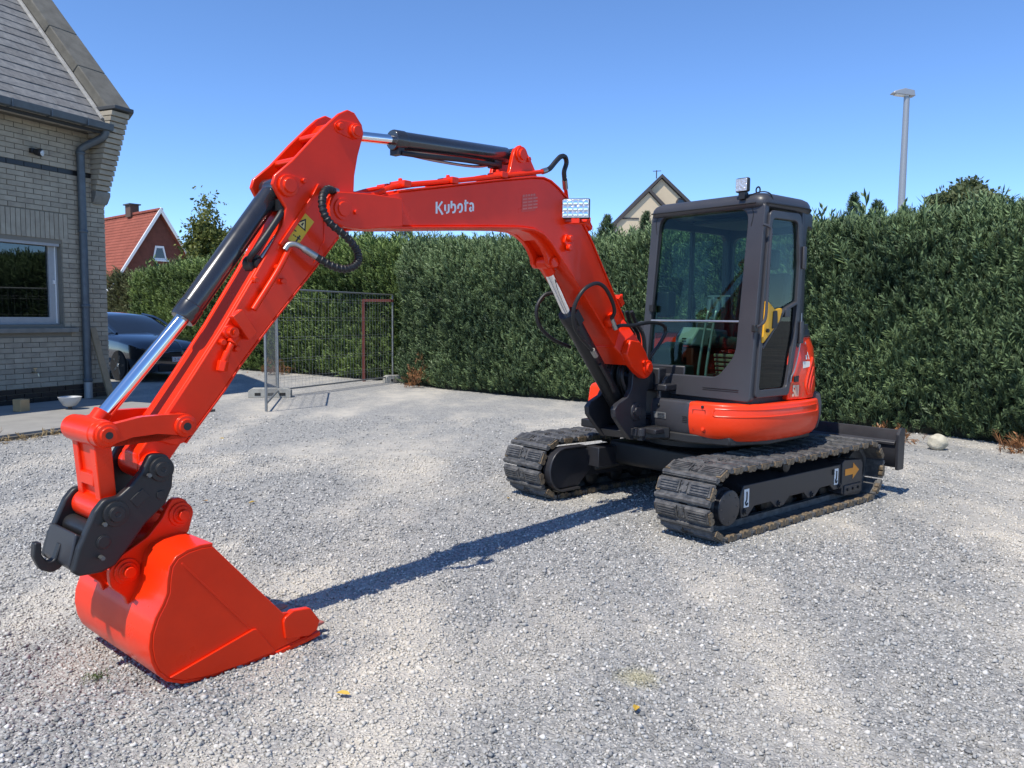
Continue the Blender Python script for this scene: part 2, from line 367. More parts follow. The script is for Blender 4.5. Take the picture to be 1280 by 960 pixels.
def hedge(label, pts, H, depth, dens, size, m, seed, upw=.95, core=(.012, .018, .010), bumpy=.16, topd=500, H0=None):
    pts = np.array(pts, float); seg = np.linalg.norm(np.diff(pts, axis=0), axis=1); cum = np.concatenate([[0], np.cumsum(seg)]); Lt = cum[-1]
    def at(u):
        x = np.interp(u, cum, pts[:, 0]); y = np.interp(u, cum, pts[:, 1]); i = np.clip(np.searchsorted(cum, u) - 1, 0, len(seg) - 1)
        d = np.diff(pts, axis=0)[i] / seg[i][:, None]; nrm = np.stack([d[:, 1], -d[:, 0]], 1)
        c = np.stack([x, y], 1); flip = np.sign(-(c * nrm).sum(1)); return c, nrm * flip[:, None]
    root = empty('hedge', (pts[len(pts) // 2][0], pts[len(pts) // 2][1], 0)); tag(root, label, 'hedge')
    inv = -np.array([root.location.x, root.location.y, 0])
    bump = lambda u, z: bumpy * vnoise(u * 1.6, z * 1.9, seed)
    H0 = H if H0 is None else H0; Ht = lambda u: H0 + (H - H0) * np.clip(u / Lt * 1.4, 0, 1) + .10 * vnoise(u * 1.1, u * 0, seed + 3)
    # foliage on the face
    n = int(Lt * H * dens); u = rng.uniform(0, Lt, n); z = rng.uniform(0.0, 1, n) ** .95 * Ht(u); c, nr = at(u)
    lean = -.05 * (z / H) - .22 * np.clip((z / H - .86) / .14, 0, 1) ** 2 - .10 * np.clip((.10 - z / H) / .10, 0, 1); o = bump(u, z) + lean - rng.uniform(0, .16, n)
    P = np.concatenate([c + nr * o[:, None], z[:, None]], 1)
    A = np.concatenate([nr * (.50 + rng.normal(0, .3, n))[:, None], np.full((n, 1), upw)], 1) + rng.normal(0, .27, (n, 3))
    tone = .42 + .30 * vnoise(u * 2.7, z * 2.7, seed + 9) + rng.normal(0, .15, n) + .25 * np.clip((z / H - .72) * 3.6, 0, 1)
    S = size * np.exp(rng.normal(0, .22, n))
    # the top
    n2 = int(Lt * depth * topd); u2 = rng.uniform(0, Lt, n2); q = rng.uniform(0, 1, n2); c2, nr2 = at(u2)
    P2 = np.concatenate([c2 - nr2 * (.12 + q * depth)[:, None], (Ht(u2) - .02 + .06 * vnoise(u2 * 3, q * 3, seed + 5) - .12 * (q < .12))[:, None]], 1)
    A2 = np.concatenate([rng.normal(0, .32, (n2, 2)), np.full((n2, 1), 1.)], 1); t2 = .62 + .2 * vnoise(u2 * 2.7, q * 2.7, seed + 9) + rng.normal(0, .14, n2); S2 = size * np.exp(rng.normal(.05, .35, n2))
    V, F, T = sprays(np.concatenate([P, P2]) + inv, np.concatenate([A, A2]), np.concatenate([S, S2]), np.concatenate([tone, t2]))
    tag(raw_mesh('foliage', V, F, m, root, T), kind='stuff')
    # dense twiggy inside
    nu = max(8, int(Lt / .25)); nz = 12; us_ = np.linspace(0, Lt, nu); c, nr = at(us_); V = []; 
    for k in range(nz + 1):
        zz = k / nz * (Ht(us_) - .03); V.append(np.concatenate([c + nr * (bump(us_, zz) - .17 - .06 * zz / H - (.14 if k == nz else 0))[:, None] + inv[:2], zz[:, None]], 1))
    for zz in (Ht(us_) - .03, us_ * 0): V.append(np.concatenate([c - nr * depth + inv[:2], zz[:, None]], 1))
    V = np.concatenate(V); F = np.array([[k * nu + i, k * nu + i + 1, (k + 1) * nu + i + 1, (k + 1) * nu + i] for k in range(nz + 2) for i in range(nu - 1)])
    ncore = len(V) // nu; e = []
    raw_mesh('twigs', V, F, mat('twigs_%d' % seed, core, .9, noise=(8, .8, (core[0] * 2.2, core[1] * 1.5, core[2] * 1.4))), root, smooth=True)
    return root
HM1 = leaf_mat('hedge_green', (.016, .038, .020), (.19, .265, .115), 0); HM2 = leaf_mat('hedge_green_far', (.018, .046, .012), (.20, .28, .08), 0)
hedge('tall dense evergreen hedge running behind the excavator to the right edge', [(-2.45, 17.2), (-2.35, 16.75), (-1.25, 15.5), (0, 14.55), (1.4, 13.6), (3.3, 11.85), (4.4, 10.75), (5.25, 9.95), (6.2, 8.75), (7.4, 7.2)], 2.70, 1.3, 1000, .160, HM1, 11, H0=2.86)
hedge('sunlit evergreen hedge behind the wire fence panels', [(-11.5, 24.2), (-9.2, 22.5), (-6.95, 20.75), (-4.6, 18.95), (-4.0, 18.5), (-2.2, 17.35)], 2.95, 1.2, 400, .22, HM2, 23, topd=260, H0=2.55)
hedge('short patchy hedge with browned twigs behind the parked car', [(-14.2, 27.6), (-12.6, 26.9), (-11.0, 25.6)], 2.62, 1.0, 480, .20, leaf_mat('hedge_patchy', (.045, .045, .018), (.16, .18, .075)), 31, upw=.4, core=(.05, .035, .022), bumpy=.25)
# pale twig litter and brown tufts along the hedge foot
def litter(name, label, cx, cy, rad, n, m, h=.25, cat='tuft'):
    P = np.concatenate([rng.normal(0, rad * .5, (n, 2)), np.abs(rng.normal(0, h * .4, (n, 1)))], 1); A = rng.normal(0, .5, (n, 3)) + np.array([0, 0, .7])
    V, F, T = sprays(P, A, np.full(n, .13) * np.exp(rng.normal(0, .3, n)), rng.uniform(0, 1, n)); o = raw_mesh(name, V, F, m, attr=T); o.location = (cx, cy, 0); return tag(o, label, cat)
BR = leaf_mat('dead_leaf', (.10, .045, .018), (.36, .17, .07))
litter('dead_tuft', 'rust brown dead tuft at the left end of the tall hedge', -1.95, 16.15, .22, 70, BR, .55)
litter('dead_tuft', 'brown dead litter under the hedge at the right edge', 5.85, 8.75, .35, 160, BR, .10)
litter('dead_tuft', 'thin brown litter below the hedge beside the white stone', 4.55, 9.6, .3, 70, BR, .08)
STRAW = leaf_mat('straw', (.22, .15, .07), (.50, .38, .20))
litter('dead_tuft', 'brown dry twigs below the hedge left of the fence posts', -5.7, 19.3, .45, 110, BR, .3)

def tree(name, label, loc, H, crown, n, size, m, seed, trunk_r=.07, cat='tree', ball=None):
    r = np.random.default_rng(seed); root = empty(name, loc); tag(root, label, cat)
    b = MB(); b.tube([(0, 0, 0), (.05, 0, H * .3), (-.03, .04, H * .6), (0, 0, H * .95)], [trunk_r * (1 - .8 * i / 24) for i in range(25)], 8, 8)
    limbs = []
    for k in range(26):
        z0 = H * r.uniform(.25, .80); a = r.uniform(0, 6.28); L = crown * r.uniform(.5, 1.05) * (1.25 - z0 / H); e = Vector((math.cos(a) * L, math.sin(a) * L, z0 + L * r.uniform(.3, .9)))
        b.tube([(0, 0, z0), tuple(Vector((0, 0, z0)).lerp(e, .5) + Vector((0, 0, .05))), tuple(e)], [trunk_r * .35, trunk_r * .2, trunk_r * .1] * 3, 5, 3); limbs.append((Vector((0, 0, z0)), e))
    b.build('trunk', mat('bark', (.10, .075, .05), .9, bump=(20, .5, .02)), root)
    limbs.append((Vector((0, 0, H * .6)), Vector((0, 0, H * 1.02)))); P = []
    for _ in range(n):
        p, e = limbs[r.integers(len(limbs))]; t = r.uniform(.25, 1.05); q = p.lerp(e, t); P.append((q.x, q.y, q.z))
    P = np.array(P) + r.normal(0, crown * .13, (n, 3))
    if ball:                                             # a dense rounded head
        d = r.normal(0, 1, (n, 3)); d /= np.linalg.norm(d, axis=1)[:, None]; lump = 1 + .22 * np.sin(d[:, 0] * 5 + 1) * np.sin(d[:, 1] * 4 + 2) + .15 * np.sin(d[:, 2] * 7)
        P = d * (ball[1] * lump * r.uniform(.15, 1, n) ** .45)[:, None] * np.array([1.15, 1.15, .85]) + np.array([0, 0, ball[0]])
    A = r.normal(0, .6, (n, 3)) + np.array([0, 0, .35])
    LV = []; LF = []
    for k in range(5):
        V = []; F = []
        for j in range(4):
            i = len(V); d = r.normal(0, 1, 3); d /= np.linalg.norm(d); s_ = np.cross(d, r.normal(0, 1, 3)); s_ /= np.linalg.norm(s_); o = r.normal(0, .35, 3)
            V += [o, o + d * .4 + s_ * .22, o + d * .8, o + d * .4 - s_ * .22]; F.append([i, i + 1, i + 2, i + 3])
        LV.append((np.array(V), np.array(F)))
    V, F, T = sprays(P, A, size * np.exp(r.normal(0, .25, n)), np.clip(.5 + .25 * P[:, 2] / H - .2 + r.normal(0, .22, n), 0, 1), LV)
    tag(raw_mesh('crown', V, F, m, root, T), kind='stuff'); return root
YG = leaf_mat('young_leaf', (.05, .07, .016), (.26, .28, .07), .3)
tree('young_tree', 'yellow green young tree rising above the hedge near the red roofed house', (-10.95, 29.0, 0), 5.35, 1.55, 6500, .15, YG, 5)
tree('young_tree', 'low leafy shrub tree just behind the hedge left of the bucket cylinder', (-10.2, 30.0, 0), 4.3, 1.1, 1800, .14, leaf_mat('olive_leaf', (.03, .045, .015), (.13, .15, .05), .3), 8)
tree('young_tree', 'pale green bushy treetop above the hedge right of the street lamp', (6.9, 12.4, 0), 3.3, .5, 5500, .075, leaf_mat('sage_leaf', (.05, .07, .03), (.22, .25, .11), .3), 9, ball=(3.2, .38))
# upright conifer tips standing over the hedge
def conifer(label, x, y, z0, H, r0, n=220):
    o_n = n; t = rng.uniform(0, 1, n) ** .8; a = rng.uniform(0, 6.28, n); rr = r0 * (1 - t) * rng.uniform(.5, 1.1, n)
    P = np.stack([rr * np.cos(a), rr * np.sin(a), z0 + t * H], 1); A = np.stack([np.cos(a) * .5, np.sin(a) * .5, np.ones(n)], 1) + rng.normal(0, .2, (n, 3))
    V, F, T = sprays(P, A, np.full(n, .17) * (1.2 - .5 * t), .35 + rng.normal(0, .15, n)); root = empty('conifer', (x, y, 0)); tag(root, label, 'conifer', 'conifer tips above the hedge')
    raw_mesh('crown', V, F, HM1, root, T); b = MB(); b.tube([(0, 0, 0), (0, 0, z0 + H * .9)], [.05, .015], 6, 0); b.build('trunk', mat('bark', (.1, .075, .05)), root)
for lab, x, y, z0, H, r0 in (('slim dark conifer tip above the hedge just right of the cab roof', 5.15, 12.3, 2.55, .75, .13), ('rounded dark conifer tip above the hedge between cab and lamp post', 6.0, 13.4, 2.7, .66, .26), ('narrow conifer tip left of the lamp post base', 6.35, 13.2, 2.7, .55, .14), ('short conifer tip right beside the lamp post base', 6.85, 13.0, 2.65, .5, .12),
    ('conifer tip above the hedge under the middle of the boom', -2.55, 19.0, 2.9, .72, .28), ('slender conifer tip above the hedge left of the boom lettering', -3.6, 20.0, 2.9, .85, .2), ('pointed conifer tip above the hedge under the boom fork', -4.55, 21.0, 2.9, 1.0, .24), ('dark conifer tip left of the stick above the far hedge', -8.3, 26.0, 2.9, 1.9, .35), ('conifer tip above the hedge right of the boom lamp', 1.75, 15.2, 2.8, .5, .16), ('small conifer tip above the hedge left of the cab', 2.45, 15.0, 2.75, .6, .12)):
    conifer(lab, x, y, z0, H, r0)

# ============================================================ brick house on the left
HC = Vector((-6.85, 13.33, 0)); HD = Vector((-.40, -.9165, 0)).normalized(); HN = Vector((-HD.y, HD.x, 0))
HOUSE = empty('brick_house', HC, math.atan2(HD.y, HD.x)); tag(HOUSE, 'grey painted brick house with slate roof at the left edge', 'house')
# local axes: x along the wall towards the camera, y out of the wall, z up
BRICK = mat('grey_brick', (.39, .345, .265), .85, noise=(5, .9, (.29, .255, .195)), bump=(60, .35, .006)); BRICK2 = mat('grey_brick_b', (.35, .31, .235), .85, noise=(6, .9, (.26, .225, .175)), bump=(60, .35, .006))
BRICKB = mat('black_brick', (.012, .012, .013), .35, noise=(12, .5, (.03, .03, .03))); MORT = mat('mortar', (.20, .185, .15), .95, bump=(60, .4, .004)); STONE = mat('grey_stone', (.22, .212, .185), .85, noise=(6, .8, (.14, .137, .12)), bump=(40, .3, .005))
T0, T1 = -.12, 7.0; WZ = 4.36; win = (.68, 2.6, 1.255, 2.52)
b = MB(); b.ring([(T0, 0), (T1, 0), (T1, WZ), (T0, WZ)], [(win[0], win[2]), (win[1], win[2]), (win[1], win[3]), (win[0], win[3])], lambda u, z, d: (u, -d, z), .32)
wall = b.build('front_wall', MORT, HOUSE, smooth=0)
CH, BL, G = .0775, .265, .010
def brick_mesh(L, h, d, m, name):
    b = MB(); b.box((0, 0, 0), (L, d, h)); o = b.build(name, m, wall, .002, seg=1, smooth=0); return o
cands = []; z = .06; row = 0
while z + CH < WZ - .02:
    off = (row % 2) * (BL + G) / 2; x = T0 - off
    while x < 3.4:
        x0, x1 = max(x, T0), x + BL
        if x1 - x0 > .05:
            zz0, zz1 = z, z + CH - G
            def add(a, c):
                if c - a > .03: cands.append(((a + c) / 2, (zz0 + zz1) / 2, c - a, zz1 - zz0, 'h'))
            inwin = zz1 > win[2] - .13 and zz0 < 3.01
            if zz0 > 2.56 and zz0 < 3.0 and x1 > .57:
                add(x0, min(x1, .56))
            elif zz1 > win[2] - .125 and zz0 < win[3] + .04 and x1 > win[0] - .01:
                add(x0, min(x1, win[0] - .012 if zz0 > 1.2 else .47))
                if x0 < win[0] and False: pass
            else: add(x0, x1)
        x += BL + G
    z += CH; row += 1
x = .60
while x < 3.0: cands.append((x, 2.785, .0665, .40, 'v')); x += .0775
proto = {}
cands.sort(key=lambda c: (c[0] > 1.95, abs(c[0] - .9)))
rest = MB(); cnt = 0
for (x, z, L, h, k) in cands:
    black = z < .27 or abs(z - 3.655) < .036
    mm = BRICKB if black else (BRICK if random.random() < .6 else BRICK2)
    if cnt < 300 and x < 1.95:
        key = (mm.name, k); 
        if key not in proto: o = brick_mesh(1, 1, .03, mm, 'brick'); proto[key] = o
        else: o = copy_obj(proto[key], wall)
        o.scale = (L, 1, h); o.location = (x, .003 + random.uniform(-.0015, .0015), z); cnt += 1
    else:
        rest.mi = 2 if black else (0 if mm is BRICK else 1); rest.box((x, .003 + random.uniform(-.0015, .0015), z), (L, .03, h))
tag(rest.build('brick_courses', [BRICK, BRICK2, BRICKB], wall, smooth=0), kind='stuff')
# body of the house behind the wall, gable, roof
b = MB(); b.box((3.4, -3.7, 2.15), (6.9, 6.6, 4.3)); HB = b.build('house_body', MORT, HOUSE, smooth=0)
PIT = 1.12; EZ = 4.42; EO = .42
def rp(x, s, up=0.): c = 1 / math.hypot(1, PIT); return Vector((x, EO - s * c, EZ + s * c * PIT)) + Vector((0, PIT * c, c)) * up     # s metres up the slope
b = MB(); q = [rp(.10, 0, -.03), rp(7, 0, -.03), rp(7, 6.0, -.03), rp(.10, 6.0, -.03)]; q2 = [p + Vector((0, 0, -.12)) for p in q]
b.add(q + q2, [(0, 1, 2, 3), (7, 6, 5, 4), (0, 4, 5, 1), (1, 5, 6, 2), (2, 6, 7, 3), (3, 7, 4, 0)]); roof = b.build('roof', mat('roof_felt', (.03, .03, .03), .9), HOUSE, smooth=0)
SLATE = mat('slate', (.15, .15, .148), .7, noise=(11, .9, (.25, .245, .23)), bump=(30, .5, .006)); SLATE2 = mat('slate_worn', (.19, .185, .175), .75, noise=(15, .9, (.11, .11, .11)), bump=(30, .5, .006))
sp_ = []
for i in range(28):
    for j in range(11):
        x0 = .12 + (j - (i % 2) * .5) * .31; x1 = x0 + .3085; x0 = max(x0, .11)
        if x1 - x0 < .06 or x0 > 3.3: continue
        key = random.random() < .35; s0 = i * .20
        b = None
        m_ = SLATE2 if key else SLATE
        if m_.name not in proto:
            b = MB(); b.add([(-.5, -.012, .0), (.5, -.012, 0), (.5, .30, 0), (-.5, .30, 0), (-.5, -.012, .016), (.5, -.012, .016), (.5, .30, .012), (-.5, .30, .012)], [(0, 3, 2, 1), (4, 5, 6, 7), (0, 1, 5, 4), (1, 2, 6, 5), (2, 3, 7, 6), (3, 0, 4, 7)]); o = b.build('slate', m_, roof, smooth=0); proto[m_.name] = o
        else: o = copy_obj(proto[m_.name], roof)
        p = rp((x0 + x1) / 2, s0, .010 + random.uniform(0, .004)); o.location = p; o.scale = (x1 - x0, 1, 1)
        o.rotation_euler = (Matrix(((-1, 0, 0), (0, -1 / math.hypot(1, PIT), PIT / math.hypot(1, PIT)), (0, PIT / math.hypot(1, PIT), 1 / math.hypot(1, PIT)))) @ Matrix.Rotation(R(-2.6), 3, 'X')).to_euler()
b = MB(); b.box((3.5, EO - .13, EZ - .06), (7.0, .40, .05)); b.build('soffit', mat('soffit_cream', (.36, .34, .29), .8), HOUSE, .004)
b = MB(); b.prism([(EO - .02, EZ + .03), (EO - .02, EZ - .06), (EO + .03, EZ - .09), (EO + .10, EZ - .08), (EO + .12, EZ + .02), (EO + .105, EZ + .02), (EO + .09, EZ - .06), (EO, EZ - .05)], .08, 7.0, 'x'); ZINC = mat('zinc_grey', (.10, .12, .135), .45, metal=.3, noise=(9, .6, (.07, .08, .09))); gut = b.build('gutter', ZINC, HOUSE, .004)
for x in (.55, 1.15, 1.75): b = MB(); b.box((x, EO + .06, EZ - .035), (.02, .135, .12)); b.build('gutter_bracket', ZINC, gut, .003)
# parapet gable with stone coping and stepped kneeler
def gp(s, up=0.): p = rp(0, s, up); return (p.y, p.z)
b = MB(); b.prism([(.0, 3.2), (.0, 4.3)] + [gp(.25, .02), gp(6.2, .02)] + [(-3.4, 4), (-3.4, 3.2)], -.15, .09, 'x'); b.build('gable_wall', BRICK2, HOUSE, smooth=0)
cop = []
for k in range(6):
    b = MB(); s0, s1 = .22 + k * .95, .22 + k * .95 + .94; b.prism([gp(s0, .06), gp(s1, .06), gp(s1, .22), gp(s0, .22)], -.40, .12, 'x'); cop.append(b.build('coping_stone', mat('coping_dark', (.14, .133, .112), .9, noise=(5, .9, (.09, .086, .072)), bump=(40, .4, .006)), HOUSE, .015))
b = MB(); b.prism([gp(.10, .02), gp(5.9, .02), gp(5.9, .062), gp(.10, .062)], .115, .185, 'x'); b.build('verge_mortar', mat('pale_mortar', (.42, .41, .38), .9, noise=(12, .8, (.25, .24, .22)), bump=(50, .6, .01)), HOUSE, .01)
kn = MB(); nst = 16; kz0, kz1 = 3.36, 4.66
knee = kn.box((-.02, .0, 3.28), (.26, .10, .12)).build('kneeler', STONE, HOUSE, .01)
for k in range(nst):
    z0 = kz0 + (kz1 - kz0) * k / nst; pr = .10 + .50 * (k / nst) ** .95
    b = MB(); b.box((-.02 - .0 * k, pr / 2 - .06, z0 + .036), (.27 + .004 * k, pr + .12, .072)); b.build('corbel_brick', BRICK if k % 2 else BRICK2, knee, .004, seg=1)
    b = MB(); b.box((-.02, pr / 2 - .07, z0 + .077), (.25, pr + .09, .012)); b.build('corbel_joint', MORT, knee, smooth=0)
b = MB(); b.prism(rpoly([(0, 3.22), (.06, 3.24), (.13, 3.36), (.13, 3.42), (0, 3.42)]), -.155, .12, 'x'); b.build('kneeler_stone', STONE, knee, .006)
b = MB(); b.box((-.03, .28, 4.70), (.36, .74, .06)); b.build('kneeler_cap', mat('dark_cap', (.05, .055, .06), .6), knee, .008)
# band, soldier-course lintel ledge, window, sill
b = MB(); b.box((2.0, .01, 1.168), (3.05, .16, .075)); b.build('window_sill', STONE, HOUSE, .008)
FR = mat('window_frame_grey', (.36, .37, .37), .5, noise=(14, .4, (.28, .28, .28)))
b = MB(); b.ring([(win[0], win[2]), (win[1], win[2]), (win[1], win[3]), (win[0], win[3])], [(win[0] + .155, win[2] + .115), (win[1] - .1, win[2] + .115), (win[1] - .1, win[3] - .045), (win[0] + .155, win[3] - .045)], lambda u, z, d: (u, -.085 - d, z), .07); wf = b.build('window_frame', FR, HOUSE, .006)
b = MB(); b.box((win[0] + .055, -.078, (win[2] + win[3]) / 2), (.012, .02, win[3] - win[2] - .04)); b.box((win[0] + .085, -.075, 1.92), (.03, .03, .06)); b.build('window_latch', WHITE, wf, .002)
b = MB(); b.box((1.7, -.06, win[3] - .02), (2.0, .10, .05)); b.build('roller_box', FR, wf, .004)
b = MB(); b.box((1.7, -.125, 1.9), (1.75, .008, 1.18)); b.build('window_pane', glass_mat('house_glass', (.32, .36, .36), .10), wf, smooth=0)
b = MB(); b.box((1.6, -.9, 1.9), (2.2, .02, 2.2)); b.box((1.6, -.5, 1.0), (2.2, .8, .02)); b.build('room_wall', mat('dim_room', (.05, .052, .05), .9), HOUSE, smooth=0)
b = MB(); b.box((1.32, -.30, 1.62), (.03, .03, .50)); b.box((1.6, -.30, 1.85), (.6, .03, .03)); b.tube([(1.22, -.28, 1.40), (1.05, -.28, 1.55), (.92, -.28, 1.64), (.90, -.28, 1.40)], .010, 6, 4); b.build('reflection_bars', mat('reflection_grey', (.25, .26, .26), .5), HOUSE)  # bars behind the pane standing in for a reflected fence and digger arm
# downpipe
b = MB(); b.tube([(.345, .085, .05), (.345, .085, 3.95)], .060, 16, 0); b.tube([(.345, .085, 3.92), (.33, .10, 4.05), (.18, .36, 4.22), (.15, .42, 4.30), (.15, .42, 4.40)], .058, 14, 5); dp = b.build('downpipe', ZINC, HOUSE)
for z in (.33, 1.53, 2.72, 3.95): b = MB(); b.lathe((.345, .085, z), (.345, .085, z + .05), [(0, .064), (.01, .072), (.04, .072), (.05, .064)], 16); b.build('pipe_collar', ZINC, dp)
b = MB(); b.tube([(.345, .085, .06), (.345, .085, .32)], .064, 14, 0); b.build('pipe_shoe', mat('pipe_light', (.33, .34, .34), .5, metal=.3), dp)
# wall lamp, tap
b = MB(); b.box((1.13, .05, 3.87), (.07, .06, .07)); b.lathe((1.10, .06, 3.86), (1.06, .16, 3.84), [(0, .045), (.10, .06), (.105, .05)], 16); wl_ = b.build('wall_spotlight', BLACK, HOUSE, .004)
b = MB(); b.lathe((1.058, .165, 3.838), (1.055, .172, 3.837), [(0, .045), (.008, .042)], 16); b.build('lens', LAMPG, wl_)
BRASS = mat('worn_brass', (.55, .47, .33), .35, metal=1)
b = MB(); b.cyl((1.24, .0, .53), (1.24, .10, .53), .014, 10); b.tube([(1.24, .08, .53), (1.235, .13, .52), (1.23, .145, .47)], .012, 8, 4); b.tube([(1.24, .07, .54), (1.24, .075, .585)], .008, 8, 0); b.box((1.24, .075, .59), (.06, .012, .014)); b.build('garden_tap', BRASS, HOUSE)
# terrace slab
b = MB(); b.prism([(.43, -.02), (.40, 2.78), (8.5, 2.78), (8.5, -.02)], -.05, .06, 'z'); ter = b.build('terrace', mat('concrete', (.30, .29, .265), .9, noise=(3.5, .7, (.22, .215, .20)), bump=(50, .3, .004)), smooth=0, loc=HC, rz=math.atan2(HD.y, HD.x)); tag(ter, kind='structure')
b = MB(); b.prism([(.40, 2.78), (.40, 2.83), (3.0, 2.86), (4.5, 2.80), (8.5, 2.84), (8.5, 2.78)], -.05, .035, 'z'); tag(b.build('terrace_edge', mat('old_edge', (.13, .12, .10), .95, bump=(30, .8, .02)), smooth=0, loc=HC, rz=math.atan2(HD.y, HD.x)), kind='structure')
def edge_grass():
    n = 420; x = rng.uniform(.9, 6.0, n); y = 2.86 + np.abs(rng.normal(0, .10, n)); P = np.array([tuple(HC + HD * a + HN * c_) for a, c_ in zip(x, y)]); P[:, 2] = 0
    V, F, T = sprays(P - np.array([-5.5, 9.5, 0]), rng.normal(0, .7, (n, 3)) + np.array([0, 0, .35]), np.full(n, .07) * np.exp(rng.normal(0, .4, n)), rng.uniform(0, 1, n)); o = raw_mesh('dry_grass', V, F, STRAW, attr=T); o.location = (-5.5, 9.5, 0); tag(o, 'straw coloured dry grass along the terrace edge', 'dry grass', kind='stuff')
edge_grass()
def HW(x, y, z=0.): return HC + HD * x + HN * y + Vector((0, 0, z))
bw = empty('planter_bowl', HW(1.55, 1.22, .06)); tag(bw, 'shallow pale bowl standing on the terrace below the tap', 'bowl')
b = MB(); b.lathe((0, 0, .04), (0, 0, 1), [(0, .05), (.02, .09), (.09, .135), (.14, .155), (.142, .145), (.10, .12), (.03, .07)], 28); b.build('bowl_body', mat('pale_ceramic', (.45, .46, .46), .5), bw)
b = MB(); b.lathe((0, 0, 0), (0, 0, 1), [(0, .035), (.02, .022), (.05, .04)], 16); b.build('foot', mat('dark_foot', (.08, .07, .06), .7), bw)
b = MB(); a, c = HW(.33, .62, .0), HW(.22, .07, 1.20); d = (c - a); b.box((0, 0, d.length / 2), (.10, .045, d.length)); pl = b.build('wooden_plank', mat('weathered_wood', (.30, .22, .13), .8, noise=(8, .7, (.20, .15, .09)), bump=(30, .3, .004)), None, .004)
pl.location = a; pl.rotation_mode = 'QUATERNION'; pl.rotation_quaternion = d.to_track_quat('Z', 'Y'); tag(pl, 'weathered wooden plank leaning on the house corner', 'plank')
b = MB(); b.box((0, 0, .085), (.14, .16, .17)); wb = b.build('wood_block', mat('raw_wood', (.50, .34, .17), .8, noise=(9, .6, (.36, .24, .12))), None, .006); wb.location = HW(2.02, .85, .06); wb.rotation_euler = (0, 0, 1.2); tag(wb, 'cut wooden block on the terrace at the left edge', 'wood block')
# ============================================================ excavator
EXC = empty('excavator', (1.5, 6.47, 0), R(220.3))
tag(EXC, 'red and charcoal tracked mini excavator with cab, standing on the gravel', 'excavator')
BLOC, BRZ = (.88, .0014, 0), R(7.94)          # boom frame: swung a little to the left of the body
def BP(mb, name, m, bevel=0., **k): return mb.build(name, m, EXC, bevel, loc=BLOC, rz=BRZ, **k)
def hexbolt(mb, p, axis, r, L): return mb.cyl(p, Vector(p) + Vector(axis) * L, r, 6)

# ---------------- tracks
TL, TH, TW, SW = 2.40, .50, 1.005, .43
TRr = TH / 2 - .030
def track_pt(s):
    st = TL - TH; arc = math.pi * TRr; per = 2 * st + 2 * arc; s %= per; c = TH / 2
    if s < st:
        x = st / 2 - s; sag = .018 * math.sin(math.pi * s / st * 2) ** 2 if False else -.010 * math.sin(math.pi * s / st)
        return x, c + TRr + sag, 0.
    s -= st
    if s < arc: a = s / TRr; return -st / 2 - TRr * math.sin(a), c + TRr * math.cos(a), a
    s -= arc
    if s < st: return -st / 2 + s, c - TRr, math.pi
    s -= st; a = s / TRr; return st / 2 + TRr * math.sin(a), c - TRr * math.cos(a), math.pi + a
PER = 2 * (TL - TH) + 2 * math.pi * TRr
NS = 33
shoe = MB()
shoe.prism([(-.076, -.004), (-.070, -.010), (.066, -.010), (.076, -.002), (.076, .008), (.060, .012), (-.066, .012), (-.076, .004)], -SW / 2, SW / 2)
shoe.prism([(.040, .010), (.046, .026), (.060, .028), (.072, .018), (.072, .006)], -SW / 2, SW / 2)                       # rolled leading bar
for y0, y1 in ((-SW / 2 + .004, -.034), (.034, SW / 2 - .004)):      # two pads with ribs across each shoe
    shoe.prism([(-.070, .010), (-.062, .026), (.014, .026), (.022, .010)], y0, y1)
    for k in range(4):
        x = -.050 + k * .0175; shoe.prism([(x - .0055, .025), (x - .004, .034), (x + .004, .034), (x + .0055, .025)], y0 + .022, y1 - .012)
shoe.box((-.026, 0, .015), (.07, .05, .014))
for x in (-.045, .0):
    for y in (-.018, .018): shoe.cyl((x, y, .018), (x, y, .029), .0075, 6)
shoe.mi = 1
for y in (-SW / 2, SW / 2):                                            # worn ends
    sg = 1 if y > 0 else -1
    shoe.prism([(-.055, -.012), (-.044, -.022), (-.022, -.022), (-.014, -.008), (-.004, -.022), (.02, -.022), (.032, -.008), (.028, .018), (-.055, .018)], y - sg * .03, y + sg * .007)
shoe_me = None
TRACKS = []
